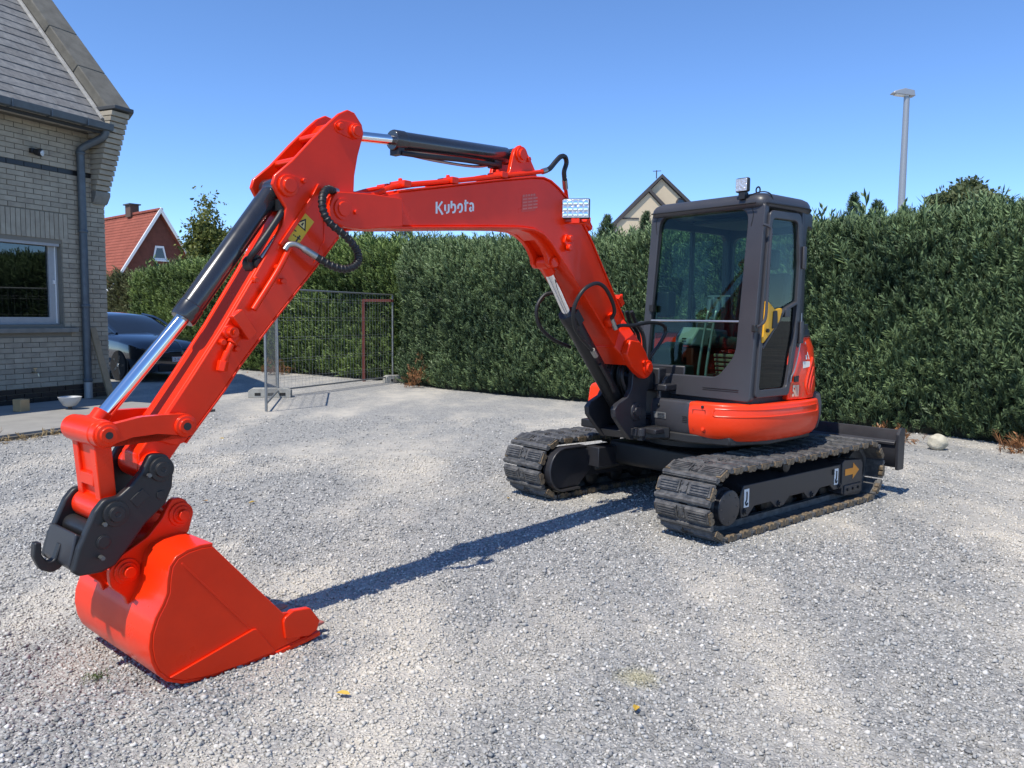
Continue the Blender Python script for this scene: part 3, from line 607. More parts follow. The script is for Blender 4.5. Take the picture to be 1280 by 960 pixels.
for side in (1, -1):
    ch = MB(); yc = side * (TW - SW / 2)
    pts = [track_pt(PER * i / 120) for i in range(120)]
    # inner link chain: two rails of links
    for yy in (-.055, .055):
        outer = [(x, z) for x, z, a in pts]
        inner = []
        for x, z, a in pts:
            nx, nz = -math.sin(a), math.cos(a); inner.append((x - nx * .055, z - nz * .055))
        vs = [(p[0], yc + yy - .02, p[1]) for p in outer] + [(p[0], yc + yy - .02, p[1]) for p in inner] + [(p[0], yc + yy + .02, p[1]) for p in outer] + [(p[0], yc + yy + .02, p[1]) for p in inner]
        n = len(outer); fs = []
        for i in range(n):
            j = (i + 1) % n; fs += [(i, j, n + j, n + i), (2 * n + i, 3 * n + i, 3 * n + j, 2 * n + j), (i, 2 * n + i, 2 * n + j, j), (n + i, n + j, 3 * n + j, 3 * n + i)]
        ch.add(vs, fs)
    tr = ch.build('track_chain', SHOE, EXC)
    TRACKS.append(tr)
    for i in range(NS):
        x, z, a = track_pt(PER * (i + .35) / NS)
        if shoe_me is None:
            o = shoe.build('track_shoe', [SHOE, RUST], tr, smooth=30); shoe_me = o
        else: o = copy_obj(shoe_me, tr)
        o.location = (x, yc, z); o.rotation_euler = (0, -a, 0)
    s = side
    # sprocket (front, camera end) with motor cover, idler at the blade end
    sp = MB(); cx = (TL - TH) / 2
    teeth = []
    for k in range(42):
        rr = .165 if k % 2 else .20; teeth.append((cx + rr * math.cos(2 * math.pi * k / 42), TH / 2 + rr * math.sin(2 * math.pi * k / 42)))
    sp.prism(teeth, yc - .025, yc + .025)
    spo = sp.build('drive_sprocket', BLACK, EXC, .003)
    mc = MB(); mc.lathe((cx, yc, TH / 2 - .02), (cx, yc + s * 1, TH / 2 - .02), [(0, .13), (.15, .13), (.165, .118), (.20, .118), (.205, .112)], 36)
    for k in range(8): a = 2 * math.pi * k / 8; mc.cyl((cx + .09 * math.cos(a), yc + s * .204, TH / 2 - .02 + .09 * math.sin(a)), (cx + .09 * math.cos(a), yc + s * .209, TH / 2 - .02 + .09 * math.sin(a)), .008, 6)
    mc.build('motor_cover', DARK, spo, .003)
    ow = MB(); ow.lathe((-cx, yc - .09, TH / 2), (-cx, yc + .09, TH / 2), [(0, .15), (.03, .17), (.06, .17), (.065, .195), (.115, .195), (.12, .17), (.15, .17), (.18, .15)], 36)
    ow.build('idler_wheel', BLACK, EXC)
    # track frame: side plate with roller arches, sloped top
    fr = MB()
    yo = s * .93; yi = s * .60
    lo = [(.72, .115), (.64, .115), (.56, .175), (.36, .175), (.29, .125), (.19, .125), (.12, .18), (-.08, .18), (-.14, .13), (-.24, .13), (-.31, .185), (-.46, .185), (-.52, .14), (-.66, .14)]
    fr.prism([(.70, .335), (.74, .25)] + lo + [(-.70, .20), (-.68, .335)], yo - s * .015, yo)
    fr.add([(.70, yo - s * .005, .325), (-.68, yo - s * .005, .325), (-.68, yi, .405), (.70, yi, .405), (.70, yo - s * .005, .30), (-.68, yo - s * .005, .30), (-.68, yi, .15), (.70, yi, .15)],
           [(0, 1, 2, 3), (4, 7, 6, 5), (0, 4, 5, 1), (2, 6, 7, 3), (0, 3, 7, 4), (1, 5, 6, 2)])
    fr.box((.80, (yo + yi) / 2 - s * .10, .25), (.22, .10, .22))
    fo = fr.build('track_frame', DARK, EXC, .006)
    for (x, z) in ((.68, .155), (.26, .150), (-.19, .155), (-.60, .165)):
        b = MB(); b.lathe((x, yo, z), (x, yo + s * .02, z), [(0, .022), (.008, .022), (.008, .013), (.018, .013)], 12); b.build('roller_bolt', DARK, fo)
    for x in (.52, .22, -.05, -.34, -.60):
        b = MB(); b.lathe((x, yo - s * .10, .125), (x, yo - s * .30, .125), [(0, .05), (.02, .075), (.06, .075), (.065, .06), (.135, .06), (.14, .075), (.18, .075), (.2, .05)], 20); b.build('roller', BLACK, fo)
    b = MB(); b.lathe((.12, yo - s * .02, .40), (.12, yo - s * .2, .40), [(0, .03), (.01, .05), (.16, .05), (.17, .03)], 16); b.build('carrier_roller', BLACK, fo)
    # idler fork box with arrow
    b = MB(); b.prism([(-.62, .10), (-.62, .345), (-.65, .365), (-.92, .345), (-.95, .31), (-.95, .085), (-.90, .06), (-.66, .08)], yo - s * .12, yo + s * .012)
    b.box((-.785, yo + s * .016, .125), (.27, .010, .075))
    ib = b.build('idler_box', DARK, fo, .008)
    for x in (-.70, -.785, -.87):
        b = MB(); hexbolt(b, (x, yo + s * .018, .125), (0, s, 0), .012, .012); b.build('bolt', BLACK, ib)
    if s > 0:
        b = MB(); y = yo + .0145
        q = [(-.66, .238), (-.785, .238), (-.785, .20), (-.885, .265), (-.785, .33), (-.785, .29), (-.66, .29)]
        b.add([(x, y, z) for x, z in q], [tuple(range(7))]); tag(b.build('arrow_decal', mat('arrow_orange', (.85, .30, .02), .5), ib), 'orange arrow decal on the track frame')
        for x in (.665, -.545):
            b = MB(); b.box((x, yo + .002, .245), (.058, .003, .125)); lo_ = b.build('hook_label', WHITE, fo)
            b = MB(); b.tube([(x, yo + .005, .29), (x, yo + .005, .235), (x + .014, yo + .005, .215), (x + .002, yo + .005, .197), (x - .012, yo + .005, .212)], .0055, 6, 4); b.build('hook_mark', BLACK, lo_)
        b = MB(); b.box((-.50, yo + .0015, .285), (.035, .004, .04)); b.build('frame_slot', mat('void_black', (.004, .004, .004), .8), fo)

# ---------------- car body, slew ring, blade
b = MB()
b.prism(rpoly([(.48, .26, .05), (.48, .45, .03), (-.48, .45, .03), (-.48, .26, .05)]), -.50, .50)
for sx in (1, -1):
    for sy in (1, -1):
        b.add([(sx * .30, sy * .42, .43), (sx * .62, sy * .66, .36), (sx * .62, sy * .66, .16), (sx * .30, sy * .42, .24), (sx * .02, sy * .46, .43), (sx * .28, sy * .66, .36), (sx * .28, sy * .66, .16), (sx * .02, sy * .46, .24)],
              [(0, 1, 2, 3), (7, 6, 5, 4), (0, 4, 5, 1), (1, 5, 6, 2), (2, 6, 7, 3), (3, 7, 4, 0)])
cb = b.build('undercarriage_frame', BLACK, EXC, .012)
b = MB(); b.lathe((0, 0, .44), (0, 0, 1), [(0, .40), (.03, .43), (.07, .43), (.075, .38), (.13, .38)], 48); b.build('slew_ring', BLACK, EXC)
# motor guard on the inside of the far track
b = MB(); gx = (TL - TH) / 2
b.prism(circle(gx, .25, .160, 14, -75, 85) + [(gx - .22, .405), (gx - .30, .37), (gx - .30, .22), (gx - .16, .10)], -.60, -.545)
b.strip([(gx - .16, .095)] + circle(gx, .25, .165, 14, -75, 85) + [(gx - .22, .41)], -.60, -.515, -.016)
b.box((gx - .42, -.5, .33), (.3, .14, .16))
b.build('motor_guard', DARK, EXC, .006)
b = MB()
prof = [(-1.36, .235), (-1.33, .27), (-1.315, .36), (-1.325, .47), (-1.365, .555), (-1.385, .55), (-1.35, .46), (-1.34, .36), (-1.352, .28), (-1.375, .24)]
b.prism(prof, -1.045, 1.045)
bl = b.build('dozer_blade', DARK, EXC, .004)
b = MB(); b.prism([(-1.30, .43), (-1.30, .45), (-1.32, .47), (-1.34, .43)], -1.03, 1.03); b.build('blade_rib', DARK, bl, .003)
for s in (1, -1):
    b = MB(); b.prism(rpoly([(-1.29, .225, .02), (-1.285, .52, .02), (-1.33, .575, .02), (-1.40, .57, .02), (-1.40, .225, .02)]), s * 1.045, s * 1.07); b.build('end_plate', DARK, bl, .004)
    b = MB(); b.add([(-1.33, s * .38, .34), (-1.33, s * .52, .34), (-.45, s * .45, .40), (-.45, s * .35, .40), (-1.33, s * .38, .46), (-1.33, s * .52, .46), (-.45, s * .45, .50), (-.45, s * .35, .50)],
                    [(0, 3, 2, 1), (4, 5, 6, 7), (0, 1, 5, 4), (1, 2, 6, 5), (2, 3, 7, 6), (3, 0, 4, 7)]); b.build('blade_arm', BLACK, bl, .008)
b = MB(); b.prism([(-1.32, .45), (-1.20, .46), (-1.19, .50), (-1.32, .55)], .02, .05); b.build('blade_lug', DARK, bl, .003)

# ---------------- upper body: platform, skirt, hood, counterweight
path = [(.70, .12), (.705, .30), (.70, .46), (.685, .58), (.645, .70), (.57, .80), (.45, .87), (.30, .905), (.10, .915), (-.10, .91), (-.27, .885), (-.36, .86)]
SP = [Vector((p.x, p.y)) for p in catmull([(x, y, 0) for x, y in path], 4)]
arc = [Vector((.93 * math.cos(R(a)), .93 * math.sin(R(a)))) for a in range(113, 262, 6)]
def sweep(P, prof, closed_back=.10):
    """(offset outward, z) profile swept along the plan path P, with an inner skin closed_back inside"""
    mb = MB(); n = len(P); N = []
    for i in range(n):
        d = (P[min(i + 1, n - 1)] - P[max(i - 1, 0)]).normalized(); N.append(Vector((d.y, -d.x)))
    if sum(N[n // 2] * P[n // 2]) < 0: N = [-q for q in N]
    pr = list(prof) + [(-closed_back, prof[-1][1]), (-closed_back, prof[0][1])]; k = len(pr); vs = []
    for p, q in zip(P, N):
        for o, z in pr: vs.append((p.x + q.x * o, p.y + q.y * o, z))
    fs = []
    for i in range(n - 1):
        for j in range(k):
            l = (j + 1) % k; fs.append((i * k + j, i * k + l, (i + 1) * k + l, (i + 1) * k + j))
    fs += [tuple(range(k)), tuple((n - 1) * k + j for j in range(k))]
    return mb.add(vs, fs), N
PROF = [(-.085, .585), (-.04, .600), (-.012, .64), (.004, .70), (.008, .76), (.004, .815), (-.004, .85), (-.018, .862)]
isp = min(range(len(SP)), key=lambda i: abs(SP[i].y - .47) + (SP[i].x < .5) * 9)
mb, _ = sweep(SP[:isp + 1], [(o, z) for o, z in PROF]); cov = mb.build('front_cover', CABGREY, EXC, .004)
mb, _ = sweep(SP[isp:], PROF); ski = mb.build('side_skirt', ORANGE, EXC, .004)
arcP = [SP[-1]] + arc[1:]
mb, _ = sweep(arcP, [(-.05, .60), (.0, .64), (.02, .72), (.022, .82), (.01, .885), (-.03, .90)], .2); cw = mb.build('counterweight', CABGREY, EXC, .006)
# raised rim and hatch lines on the skirt
def on_skirt(t, z, off):
    """point on the skirt surface: t index along SP, z height"""
    i = max(0, min(len(SP) - 2, int(t))); p = SP[i].lerp(SP[i + 1], t - i); d = (SP[i + 1] - SP[i]).normalized(); nn = Vector((d.y, -d.x))
    if nn.dot(p) < 0: nn = -nn
    o = PROF[-1][0]
    for (o0, z0), (o1, z1) in zip(PROF, PROF[1:]):
        if z0 <= z <= z1: o = o0 + (o1 - o0) * (z - z0) / (z1 - z0)
    q = p + nn * (o + off); return (q.x, q.y, z)
t0, t1 = isp + 6.5, len(SP) - 4.5
loop = [(t0 + (t1 - t0) * k / 10, .825 + .0 * k) for k in range(11)] + [(t1 + .3, .80)] + [(t1 - (t1 - t0) * k / 10, .775 + .006 * k / 10 * 0) for k in range(11)] + [(t0 - .35, .80), (t0, .825)]
b = MB(); b.tube([on_skirt(t, z, .0) for t, z in loop], .006, 6, 3); b.build('skirt_rib', ORANGE, ski)
b = MB(); b.tube([on_skirt(isp + 1.1, .66, .0), on_skirt(isp + 1.1, .80, .0), on_skirt(isp + 1.3, .81, .0), on_skirt(isp + 4.0, .81, 0), on_skirt(isp + 4.3, .80, 0), on_skirt(isp + 4.3, .66, 0), on_skirt(isp + 3.8, .655, 0)], .0035, 6, 3); b.build('hatch_seam', mat('seam_red', (.30, .02, .008), .6), ski)
for tt, zz, mm, r in ((isp + 3.6, .835, BLACK, .010), (isp + 3.8, .675, ORANGE, .012)):
    b = MB(); p = on_skirt(tt, zz, -.004); q = on_skirt(tt, zz, .012); b.cyl(p, q, r, 14, .002); b.build('panel_lock', mm, ski)
for k in range(4):
    b = MB(); b.tube([on_skirt(isp - 1.3, .715 + k * .013, .001), on_skirt(isp - .2, .715 + k * .013, .001)], .004, 6, 2); b.build('vent_slot', BLACK, cov)
b = MB(); b.cyl(on_skirt(1.6, .815, -.004), on_skirt(1.6, .815, .010), .011, 14, .002); b.build('panel_lock', BLACK, cov)
b = MB(); c0, c1 = on_skirt(.7, .765, .004), on_skirt(3.2, .765, .004); c2, c3 = on_skirt(3.2, .72, .004), on_skirt(.7, .72, .004)
b.add([c0, c1, c2, c3], [(0, 1, 2, 3)]); idp = b.build('identification_plate', mat('dull_aluminium', (.5, .5, .48), .45, metal=.7), cov, smooth=0)
b = MB()
for k in range(4): b.tube([on_skirt(1.5, .728 + .010 * k, .006), on_skirt(3.0, .728 + .010 * k, .006)], .0016, 4, 0)
b.build('plate_lettering', BLACK, idp)
# platform deck
deck = [(.70, -.62), (.70, .45), (.60, .74), (.30, .86), (-.30, .83)] + [(.86 * math.cos(R(a)), .86 * math.sin(R(a))) for a in range(115, 250, 9)]
b = MB(); b.prism(deck, .565, .63, 'z'); b.prism([(.7, -.2), (.95, -.12), (.95, .13), (.7, .3)], .575, .66, 'z'); b.build('platform', BLACK, EXC, .01)
b = MB(); b.box((.70, .02, .60), (.06, .34, .05)); b.box((.80, .22, .635), (.10, .13, .035)); b.build('platform_lip', DARK, EXC, .006)
# engine hood round the tail
hp = [Vector(p) for p in ((.05, .845), (-.08, .862), (-.20, .862))] + [Vector((.90 * math.cos(R(a)), .90 * math.sin(R(a)))) for a in range(109, 262, 6)]
mb, _ = sweep(hp, [(-.005, .868), (.0, .95), (-.008, 1.10), (-.025, 1.24), (-.055, 1.325)], .22); hood = mb.build('engine_hood', ORANGE, EXC, .006)
mb, _ = sweep(hp[2:], [(-.053, 1.328), (-.06, 1.37), (-.085, 1.41), (-.16, 1.425)], .24); mb.build('hood_cap', CABGREY, EXC, .006)
def on_hood(t, z, off=.002):
    i = max(0, min(len(hp) - 2, int(t))); p = hp[i].lerp(hp[i + 1], t - i); d = (hp[i + 1] - hp[i]).normalized(); nn = Vector((d.y, -d.x))
    if nn.dot(p) < 0: nn = -nn
    pr = [(-.005, .868), (.0, .95), (-.008, 1.10), (-.025, 1.24), (-.055, 1.325)]; o = pr[-1][0]
    for (o0, z0), (o1, z1) in zip(pr, pr[1:]):
        if z0 <= z <= z1: o = o0 + (o1 - o0) * (z - z0) / (z1 - z0)
    q = p + nn * (o + off); return (q.x, q.y, z)
for k in range(3):
    b = MB(); b.tube([on_hood(2.9, 1.17 - .07 * k, 0), on_hood(2.5 + .1 * k, 1.12 - .06 * k, 0), on_hood(1.7 + .35 * k, .98 - .02 * k, 0), on_hood(2.0 + .25 * k, .90, 0)], .011, 8, 5); b.build('hood_rib', ORANGE, hood)
v, f = text_verts('5III', .115, .004)
b = MB(); b.add([on_hood(.35 + (1.62 * (p[0] / .25)) * .62, .895 + p[1] * .98, .004) for p in v], f); tag(b.build('model_decal', DECALGOLD, hood, smooth=0), 'cream model lettering on the orange hood')
b = MB(); b.add([on_hood(t, z, .002) for t, z in ((.22, .885), (1.5, .885), (1.5, .99), (.22, .99))], [(0, 1, 2, 3)]); b.build('decal_panel', mat('decal_red', (.55, .10, .03), .5), hood, smooth=0)
for q in ([(1.75, 1.16), (1.98, 1.29), (2.10, 1.29), (1.92, 1.16)], [(2.16, 1.16), (2.06, 1.27), (2.14, 1.29), (2.34, 1.16)], [(1.94, 1.19), (1.99, 1.215), (2.12, 1.215), (2.15, 1.19)], [(1.35, 1.095), (1.40, 1.145), (2.38, 1.145), (2.36, 1.105)]):
    b = MB(); b.add([on_hood(t, z, .003) for t, z in q], [(0, 1, 2, 3)]); b.build('emblem_decal', mat('decal_white', (.75, .72, .62), .5), hood, smooth=0)
b = MB(); b.prism([(-.045, 1.0), (.01, 1.0), (.01, 1.04), (-.045, 1.045)], .862, .875); b.build('hood_latch', BLACK, hood, .003)
# right hand tank cover, orange, seen left of the boom cylinder
b = MB(); b.prism(rpoly([(.46, .58, .05), (.50, .72, .08), (.47, .90, .06), (-.55, 1.02, .1), (-.62, .60, .05)], 6), -.76, -.44); b.build('tank_cover', ORANGE, EXC, .035, seg=4)
# ---------------- cab
def fa(z): return .522 - .115 * (z - .9) / 1.4          # the windscreen leans back
CAB = None
def front(u, z, d): return (fa(z) - d, u, z)
fo_out = rpoly([(-.165, .885, .02), (.835, .875, .03), (.835, 2.26, .05), (-.165, 2.27, .05)])
fo_in = rpoly([(-.105, 1.035, .10), (.555, 1.035, .12), (.690, 1.20, .22), (.705, 2.225, .10), (-.085, 2.235, .10)], 8)
mb = MB(); mb.ring(fo_out, fo_in, front, .055)
CAB = mb.build('cab_frame', CABGREY, EXC, .008, seg=3)
mb = MB(); q = [(u * .99 + .003, z) for u, z in fo_in]; n = len(q)
mb.add([front(u, z, .030) for u, z in q] + [front(u, z, .034) for u, z in q], [tuple(range(n)), tuple(range(n, 2 * n))[::-1]] + [(i, (i + 1) % n, n + (i + 1) % n, n + i) for i in range(n)])
mb.build('windscreen', CABGLASS, CAB, smooth=0)
mb = MB(); mb.tube([front(-.10, 1.435, .012), front(.70, 1.435, .012)], .008, 8, 0); mb.build('windscreen_rail', mat('bright_rail', (.55, .56, .57), .3, metal=.8), CAB)
# moulded corner seams and lower panel
mb = MB(); mb.tube([front(.44, .955, -.001), front(.74, .955, -.001)], .004, 6, 0); mb.tube([front(.44, .942, -.001), front(.74, .942, -.001)], .003, 6, 0)
mb.tube([front(u, z, -.001) for u, z in ((-.10, 2.10), (-.115, 2.20), (-.06, 2.255), (.06, 2.258))], .003, 6, 4)
mb.tube([front(u, z, -.001) for u, z in ((.735, 2.10), (.745, 2.19), (.70, 2.245), (.60, 2.25))], .003, 6, 4)
mb.build('frame_seam', BLACK, CAB)
mb = MB(); mb.tube([front(-.085, 2.10, .03), front(-.095, 1.62, .018), front(-.10, 1.50, .014)], .007, 6, 4); mb.box(front(-.09, 1.53, .0), (.03, .04, .05)); mb.build('wiper_arm', BLACK, CAB)
# cab floor box, sill below the doors
mb = MB(); mb.prism([(.50, -.15), (.50, .80), (-.15, .80), (-.60, .52), (-.60, -.15)], .84, .93, 'z'); mb.build('cab_floor', DARK, CAB, .01)
# left side: door
SY = .835
def side(u, z, d): return (u, SY - d, z)
def fl(z): return fa(z) - .045
dout = rpoly([(fl(.905), .905, .03), (fl(2.205), 2.205, .05), (-.03, 2.215, .06), (-.075, 1.86, .3), (-.05, 1.36, .2), (.05, .905, .04)], 6)
din = rpoly([(fl(.96) - .035, .96, .03), (fl(2.15) - .035, 2.150, .05), (.012, 2.155, .05), (-.03, 1.85, .2), (-.008, 1.37, .2), (.085, .96, .04)], 6)
mb = MB(); mb.ring(dout, din, lambda u, z, d: (u, SY + .018 - d, z), .05); door = mb.build('cab_door', CABGREY, EXC, .006, seg=3)
def pane(ol, y, m, name, par):
    mb = MB(); n = len(ol)
    mb.add([(u, y, z) for u, z in ol] + [(u, y - .005, z) for u, z in ol], [tuple(range(n)), tuple(range(n, 2 * n))[::-1]] + [(i, (i + 1) % n, n + (i + 1) % n, n + i) for i in range(n)])
    return mb.build(name, m, par, smooth=0)
pane([(.40, 1.56), (fl(2.15) - .033, 2.15), (.012, 2.15), (-.022, 1.86), (-.01, 1.60), (.16, 1.54), (.27, 1.53)], SY - .005, CABGLASS, 'door_glass', door)
pane([(fl(.96) - .033, .965), (.405, 1.28), (.19, 1.50), (-.005, 1.55), (.0, 1.36), (.085, .965)], SY - .007, DARKGLASS, 'lower_door_glass', door)
mb = MB(); mb.strip([(.42, 1.26), (.22, 1.455), (.16, 1.525), (-.01, 1.585)], SY - .02, SY + .022, .022); mb.box((.115, SY + .01, 1.50), (.06, .035, .06)); mb.build('door_rail', CABGREY, door, .005)
mb = MB(); mb.prism(rpoly([(.432, 1.278, .012), (.405, 1.585, .012), (.345, 1.56, .01), (.29, 1.525, .01), (.185, 1.535, .02), (.225, 1.44, .02)], 4), SY + .0, SY + .028); yp = mb.build('yellow_grip_panel', YELLOW, door, .006)
mb = MB(); mb.prism(rpoly([(.325, 1.385, .01), (.255, 1.40, .01), (.265, 1.515, .01), (.315, 1.51, .01)]), SY + .026, SY + .034); mb.build('grip_pocket', BLACK, yp, .003)
mb = MB(); mb.cyl((.385, SY + .025, 1.375), (.385, SY + .045, 1.375), .014, 14, .003); mb.build('door_lock', BLACK, yp)
mb = MB(); mb.tube([(.49, SY + .0, 1.39), (.48, SY + .05, 1.42), (.455, SY + .06, 1.47), (.438, SY + .055, 1.60), (.42, SY + .05, 1.90), (.41, SY + .05, 2.05), (.425, SY + .04, 2.085), (.45, SY + .01, 2.10)], .010, 8, 6); mb.build('grab_handle', CABGREY, CAB)
mb = MB(); mb.box((.495, SY + .006, 1.39), (.045, .03, .05)); mb.build('handle_bracket', BLACK, CAB, .005)
for z0 in (1.90, 1.36):
    mb = MB(); mb.box((-.085, SY + .012, z0), (.045, .03, .16)); mb.cyl((-.06, SY + .03, z0 - .08), (-.06, SY + .03, z0 + .08), .012, 10); mb.build('door_hinge', CABGREY, door, .004)
mb = MB(); mb.tube([(-.075, SY + .02, 1.50), (-.06, SY + .03, 1.30), (-.0, SY + .03, 1.10), (.04, SY + .028, 1.04), (.05, SY + .028, 1.0)], .005, 6, 5); mb.build('door_stay', STEEL, door)
# front pillar return, rear pillar and quarter windows, right side, back
mb = MB()
mb.add([(fa(.9) - .002, SY - .003, .9), (fa(2.25) - .002, SY - .003, 2.25), (fl(2.25) - .01, SY - .003, 2.25), (fl(.9) - .01, SY - .003, .9), (fa(.9) - .05, SY - .06, .9), (fa(2.25) - .05, SY - .06, 2.25), (fl(2.25) - .01, SY - .06, 2.25), (fl(.9) - .01, SY - .06, .9)],
       [(0, 1, 2, 3), (7, 6, 5, 4), (0, 4, 5, 1), (1, 5, 6, 2), (2, 6, 7, 3), (3, 7, 4, 0)])
mb.prism([(-.072, SY - .0), (-.11, SY - .004), (-.11, SY - .05), (-.06, SY - .05)], .90, 2.24, 'z')
mb.build('cab_pillar', CABGREY, CAB, .006)
q0, q1 = Vector((-.11, SY - .003)), Vector((-.60, .56))
def diag(u, z, d):
    p = q0.lerp(q1, u); nn = Vector((q1.y - q0.y, -(q1.x - q0.x))).normalized()
    if nn.dot(p) < 0: nn = -nn
    bul = .05 * math.sin(math.pi * u); p = p + nn * (bul - d); return (p.x, p.y, z)
us = [k / 8 for k in range(9)]
mb = MB(); mb.ring([(u, 1.30) for u in us] + [(u, 2.24) for u in us[::-1]], rpoly([(.10, 1.42, .08), (.88, 1.42, .08), (.88, 2.14, .08), (.10, 2.14, .08)]), diag, .04); mb.build('quarter_frame', CABGREY, CAB, .004)
mb = MB(); P = [diag(u, z, .02) for z in (1.40, 2.16) for u in us]; mb.add(P, [(i, i + 1, i + 10, i + 9) for i in range(8)]); mb.build('quarter_glass', CABGLASS, CAB, smooth=0)
mb = MB(); mb.ring([(-.16, 1.25), (.56, 1.25), (.56, 2.24), (-.16, 2.24)], rpoly([(-.10, 1.45, .08), (.50, 1.45, .08), (.50, 2.14, .08), (-.10, 2.14, .08)]), lambda u, z, d: (-.62 + d, u, z), .04); mb.build('rear_frame', CABGREY, CAB, .004)
mb = MB(); mb.add([(-.60, -.11, 1.44), (-.60, .51, 1.44), (-.60, .51, 2.15), (-.60, -.11, 2.15)], [(0, 1, 2, 3)]); mb.build('rear_glass', CABGLASS, CAB, smooth=0)
mb = MB(); mb.ring([(-.60, .90), (.44, .90), (.36, 2.24), (-.60, 2.24)], rpoly([(-.53, 1.32, .08), (.40, 1.12, .08), (.34, 2.16, .08), (-.53, 2.16, .08)]), lambda u, z, d: (u, -.165 + d, z), .04); mb.build('right_frame', CABGREY, CAB, .004)
mb = MB(); mb.add([(-.54, -.145, 1.31), (.41, -.145, 1.11), (.35, -.145, 2.17), (-.54, -.145, 2.17)], [(0, 1, 2, 3)]); mb.build('right_glass', CABGLASS, CAB, smooth=0)
mb = MB(); mb.box((-.08, -.145, 1.74), (.035, .03, .86)); mb.build('right_pillar', CABGREY, CAB, .004)
# roof: rounded cap
plan = rpoly([(.43, -.17, .07), (.43, .842, .09), (-.16, .848, .22), (-.64, .52, .25), (-.64, -.17, .1)], 8)
cx, cy = -.05, .35
def rl(s, z): return [(cx + (x - cx) * s, cy + (y - cy) * s, z) for x, y in plan]
mb = MB(); L = [rl(.97, 2.225), rl(1.0, 2.235), rl(1.004, 2.262), rl(.995, 2.285), rl(.965, 2.31), rl(.90, 2.328), rl(.70, 2.338), rl(.3, 2.342)]; n = len(plan); vs_ = []; fs_ = []
for l in L: vs_ += l
for i in range(len(L) - 1):
    for j in range(n): k = (j + 1) % n; fs_.append((i * n + j, i * n + k, (i + 1) * n + k, (i + 1) * n + j))
fs_ += [tuple(range(n))[::-1], tuple((len(L) - 1) * n + j for j in range(n))]
mb.add(vs_, fs_); mb.build('cab_roof', CABGREY, CAB, smooth=60)
mb = MB(); mb.tube([(.445, -.14, 2.255), (.45, .78, 2.252)], .006, 6, 0); mb.tube([(.40, .845, 2.25), (-.10, .855, 2.255), (-.30, .76, 2.255)], .007, 6, 4); mb.build('roof_gutter', BLACK, CAB)
# work light on the roof, lifting eye
mb = MB(); mb.box((.435, .665, 2.385), (.035, .105, .10)); wl = mb.build('work_light', BLACK, EXC, .012)
mb = MB(); mb.box((.454, .665, 2.385), (.006, .088, .084)); mb.build('lens', LAMPG, wl, .002)
mb = MB(); mb.box((.425, .665, 2.312), (.05, .05, .05)); mb.tube([(.42, .66, 2.30), (.40, .78, 2.33), (.36, .83, 2.32), (.33, .84, 2.28)], .005, 6, 5); mb.build('light_bracket', BLACK, wl, .004)
mb = MB(); mb.tube([(.30 + .0 * k, .70 + .016 * math.cos(k * math.pi / 6), 2.362 + .022 * math.sin(k * math.pi / 6)) for k in range(13)], .006, 6, 2); mb.build('lifting_eye', BLACK, CAB)
# ---- inside
def part(mb, name, m, bev=.01, par=None): return mb.build(name, m, par or CAB, bev)
mb = MB(); mb.prism(rpoly([(-.32, 1.20, .03), (.10, 1.23, .05), (.10, 1.32, .04), (-.32, 1.29, .03)]), .16, .60); seat = part(mb, 'seat', SEATM, .02)
mb = MB(); mb.prism(rpoly([(-.30, 1.27, .03), (-.20, 1.27, .03), (-.30, 1.82, .05), (-.40, 1.80, .05)]), .17, .59); part(mb, 'backrest', SEATM, .03, seat)
mb = MB(); mb.prism(rpoly([(-.36, 1.84, .02), (-.28, 1.84, .02), (-.30, 2.0, .03), (-.37, 2.0, .03)]), .27, .49); part(mb, 'headrest', SEATM, .02, seat)
mb = MB()
for k in range(5): mb.prism(rpoly([(-.22 + .01 * k, 1.02 + .034 * k, .008), (.06 + .008 * k, 1.02 + .034 * k, .008), (.06 + .008 * k, 1.046 + .034 * k, .008), (-.22 + .01 * k, 1.046 + .034 * k, .008)]), .22, .55)
part(mb, 'seat_bellows', mat('bellows_beige', (.22, .20, .15), .7), .003, seat)
mb = MB(); mb.box((-.1, .38, .975), (.42, .44, .09)); part(mb, 'seat_base', SEATM)
mb = MB(); mb.prism(rpoly([(.22, 1.24, .03), (.22, 1.30, .03), (.14, 1.385, .03), (-.25, 1.36, .03), (-.25, 1.22, .03)]), -.06, .11); con = part(mb, 'right_console', LGREY, .015)
for z in (1.275, 1.295):
    mb = MB(); mb.box((.218, .03, z), (.006, .04, .010)); part(mb, 'console_vent', BLACK, 0, con)
mb = MB(); mb.prism(rpoly([(.10, 1.24, .03), (.10, 1.36, .03), (-.25, 1.36, .03), (-.25, 1.24, .03)]), .64, .76); part(mb, 'left_console', SEATM, .015)
mb = MB(); mb.box((.02, .02, 1.10), (.36, .16, .26)); part(mb, 'console_base', mat('dark_maroon', (.09, .012, .008), .5))
mb = MB(); mb.prism(rpoly([(.43, .95, .02), (.43, 1.22, .05), (.26, 1.28, .03), (.26, .95, .02)]), -.10, .06); part(mb, 'foot_guard', SEATM, .01)
for y in (.275, .345):
    mb = MB(); mb.tube([(.36, y, .94), (.35, y, 1.10), (.30, y + .02, 1.44), (.27, y + .02, 1.53)], .011, 8, 5); mb.cyl((.27, y + .02, 1.50), (.262, y + .02, 1.60), .020, 10, .004); part(mb, 'travel_lever', mat('lever_grey', (.30, .31, .31), .4, metal=.6), 0)
for y, x in ((.03, .10), (.68, .06)):
    mb = MB(); mb.tube([(x, y, 1.37), (x + .01, y, 1.47), (x + .02, y, 1.53)], [.014, .012], 8, 4); mb.lathe((x + .02, y, 1.52), (x + .03, y, 1.64), [(0, .016), (.02, .024), (.09, .022), (.12, .012)], 12); part(mb, 'joystick', BLACK, 0)
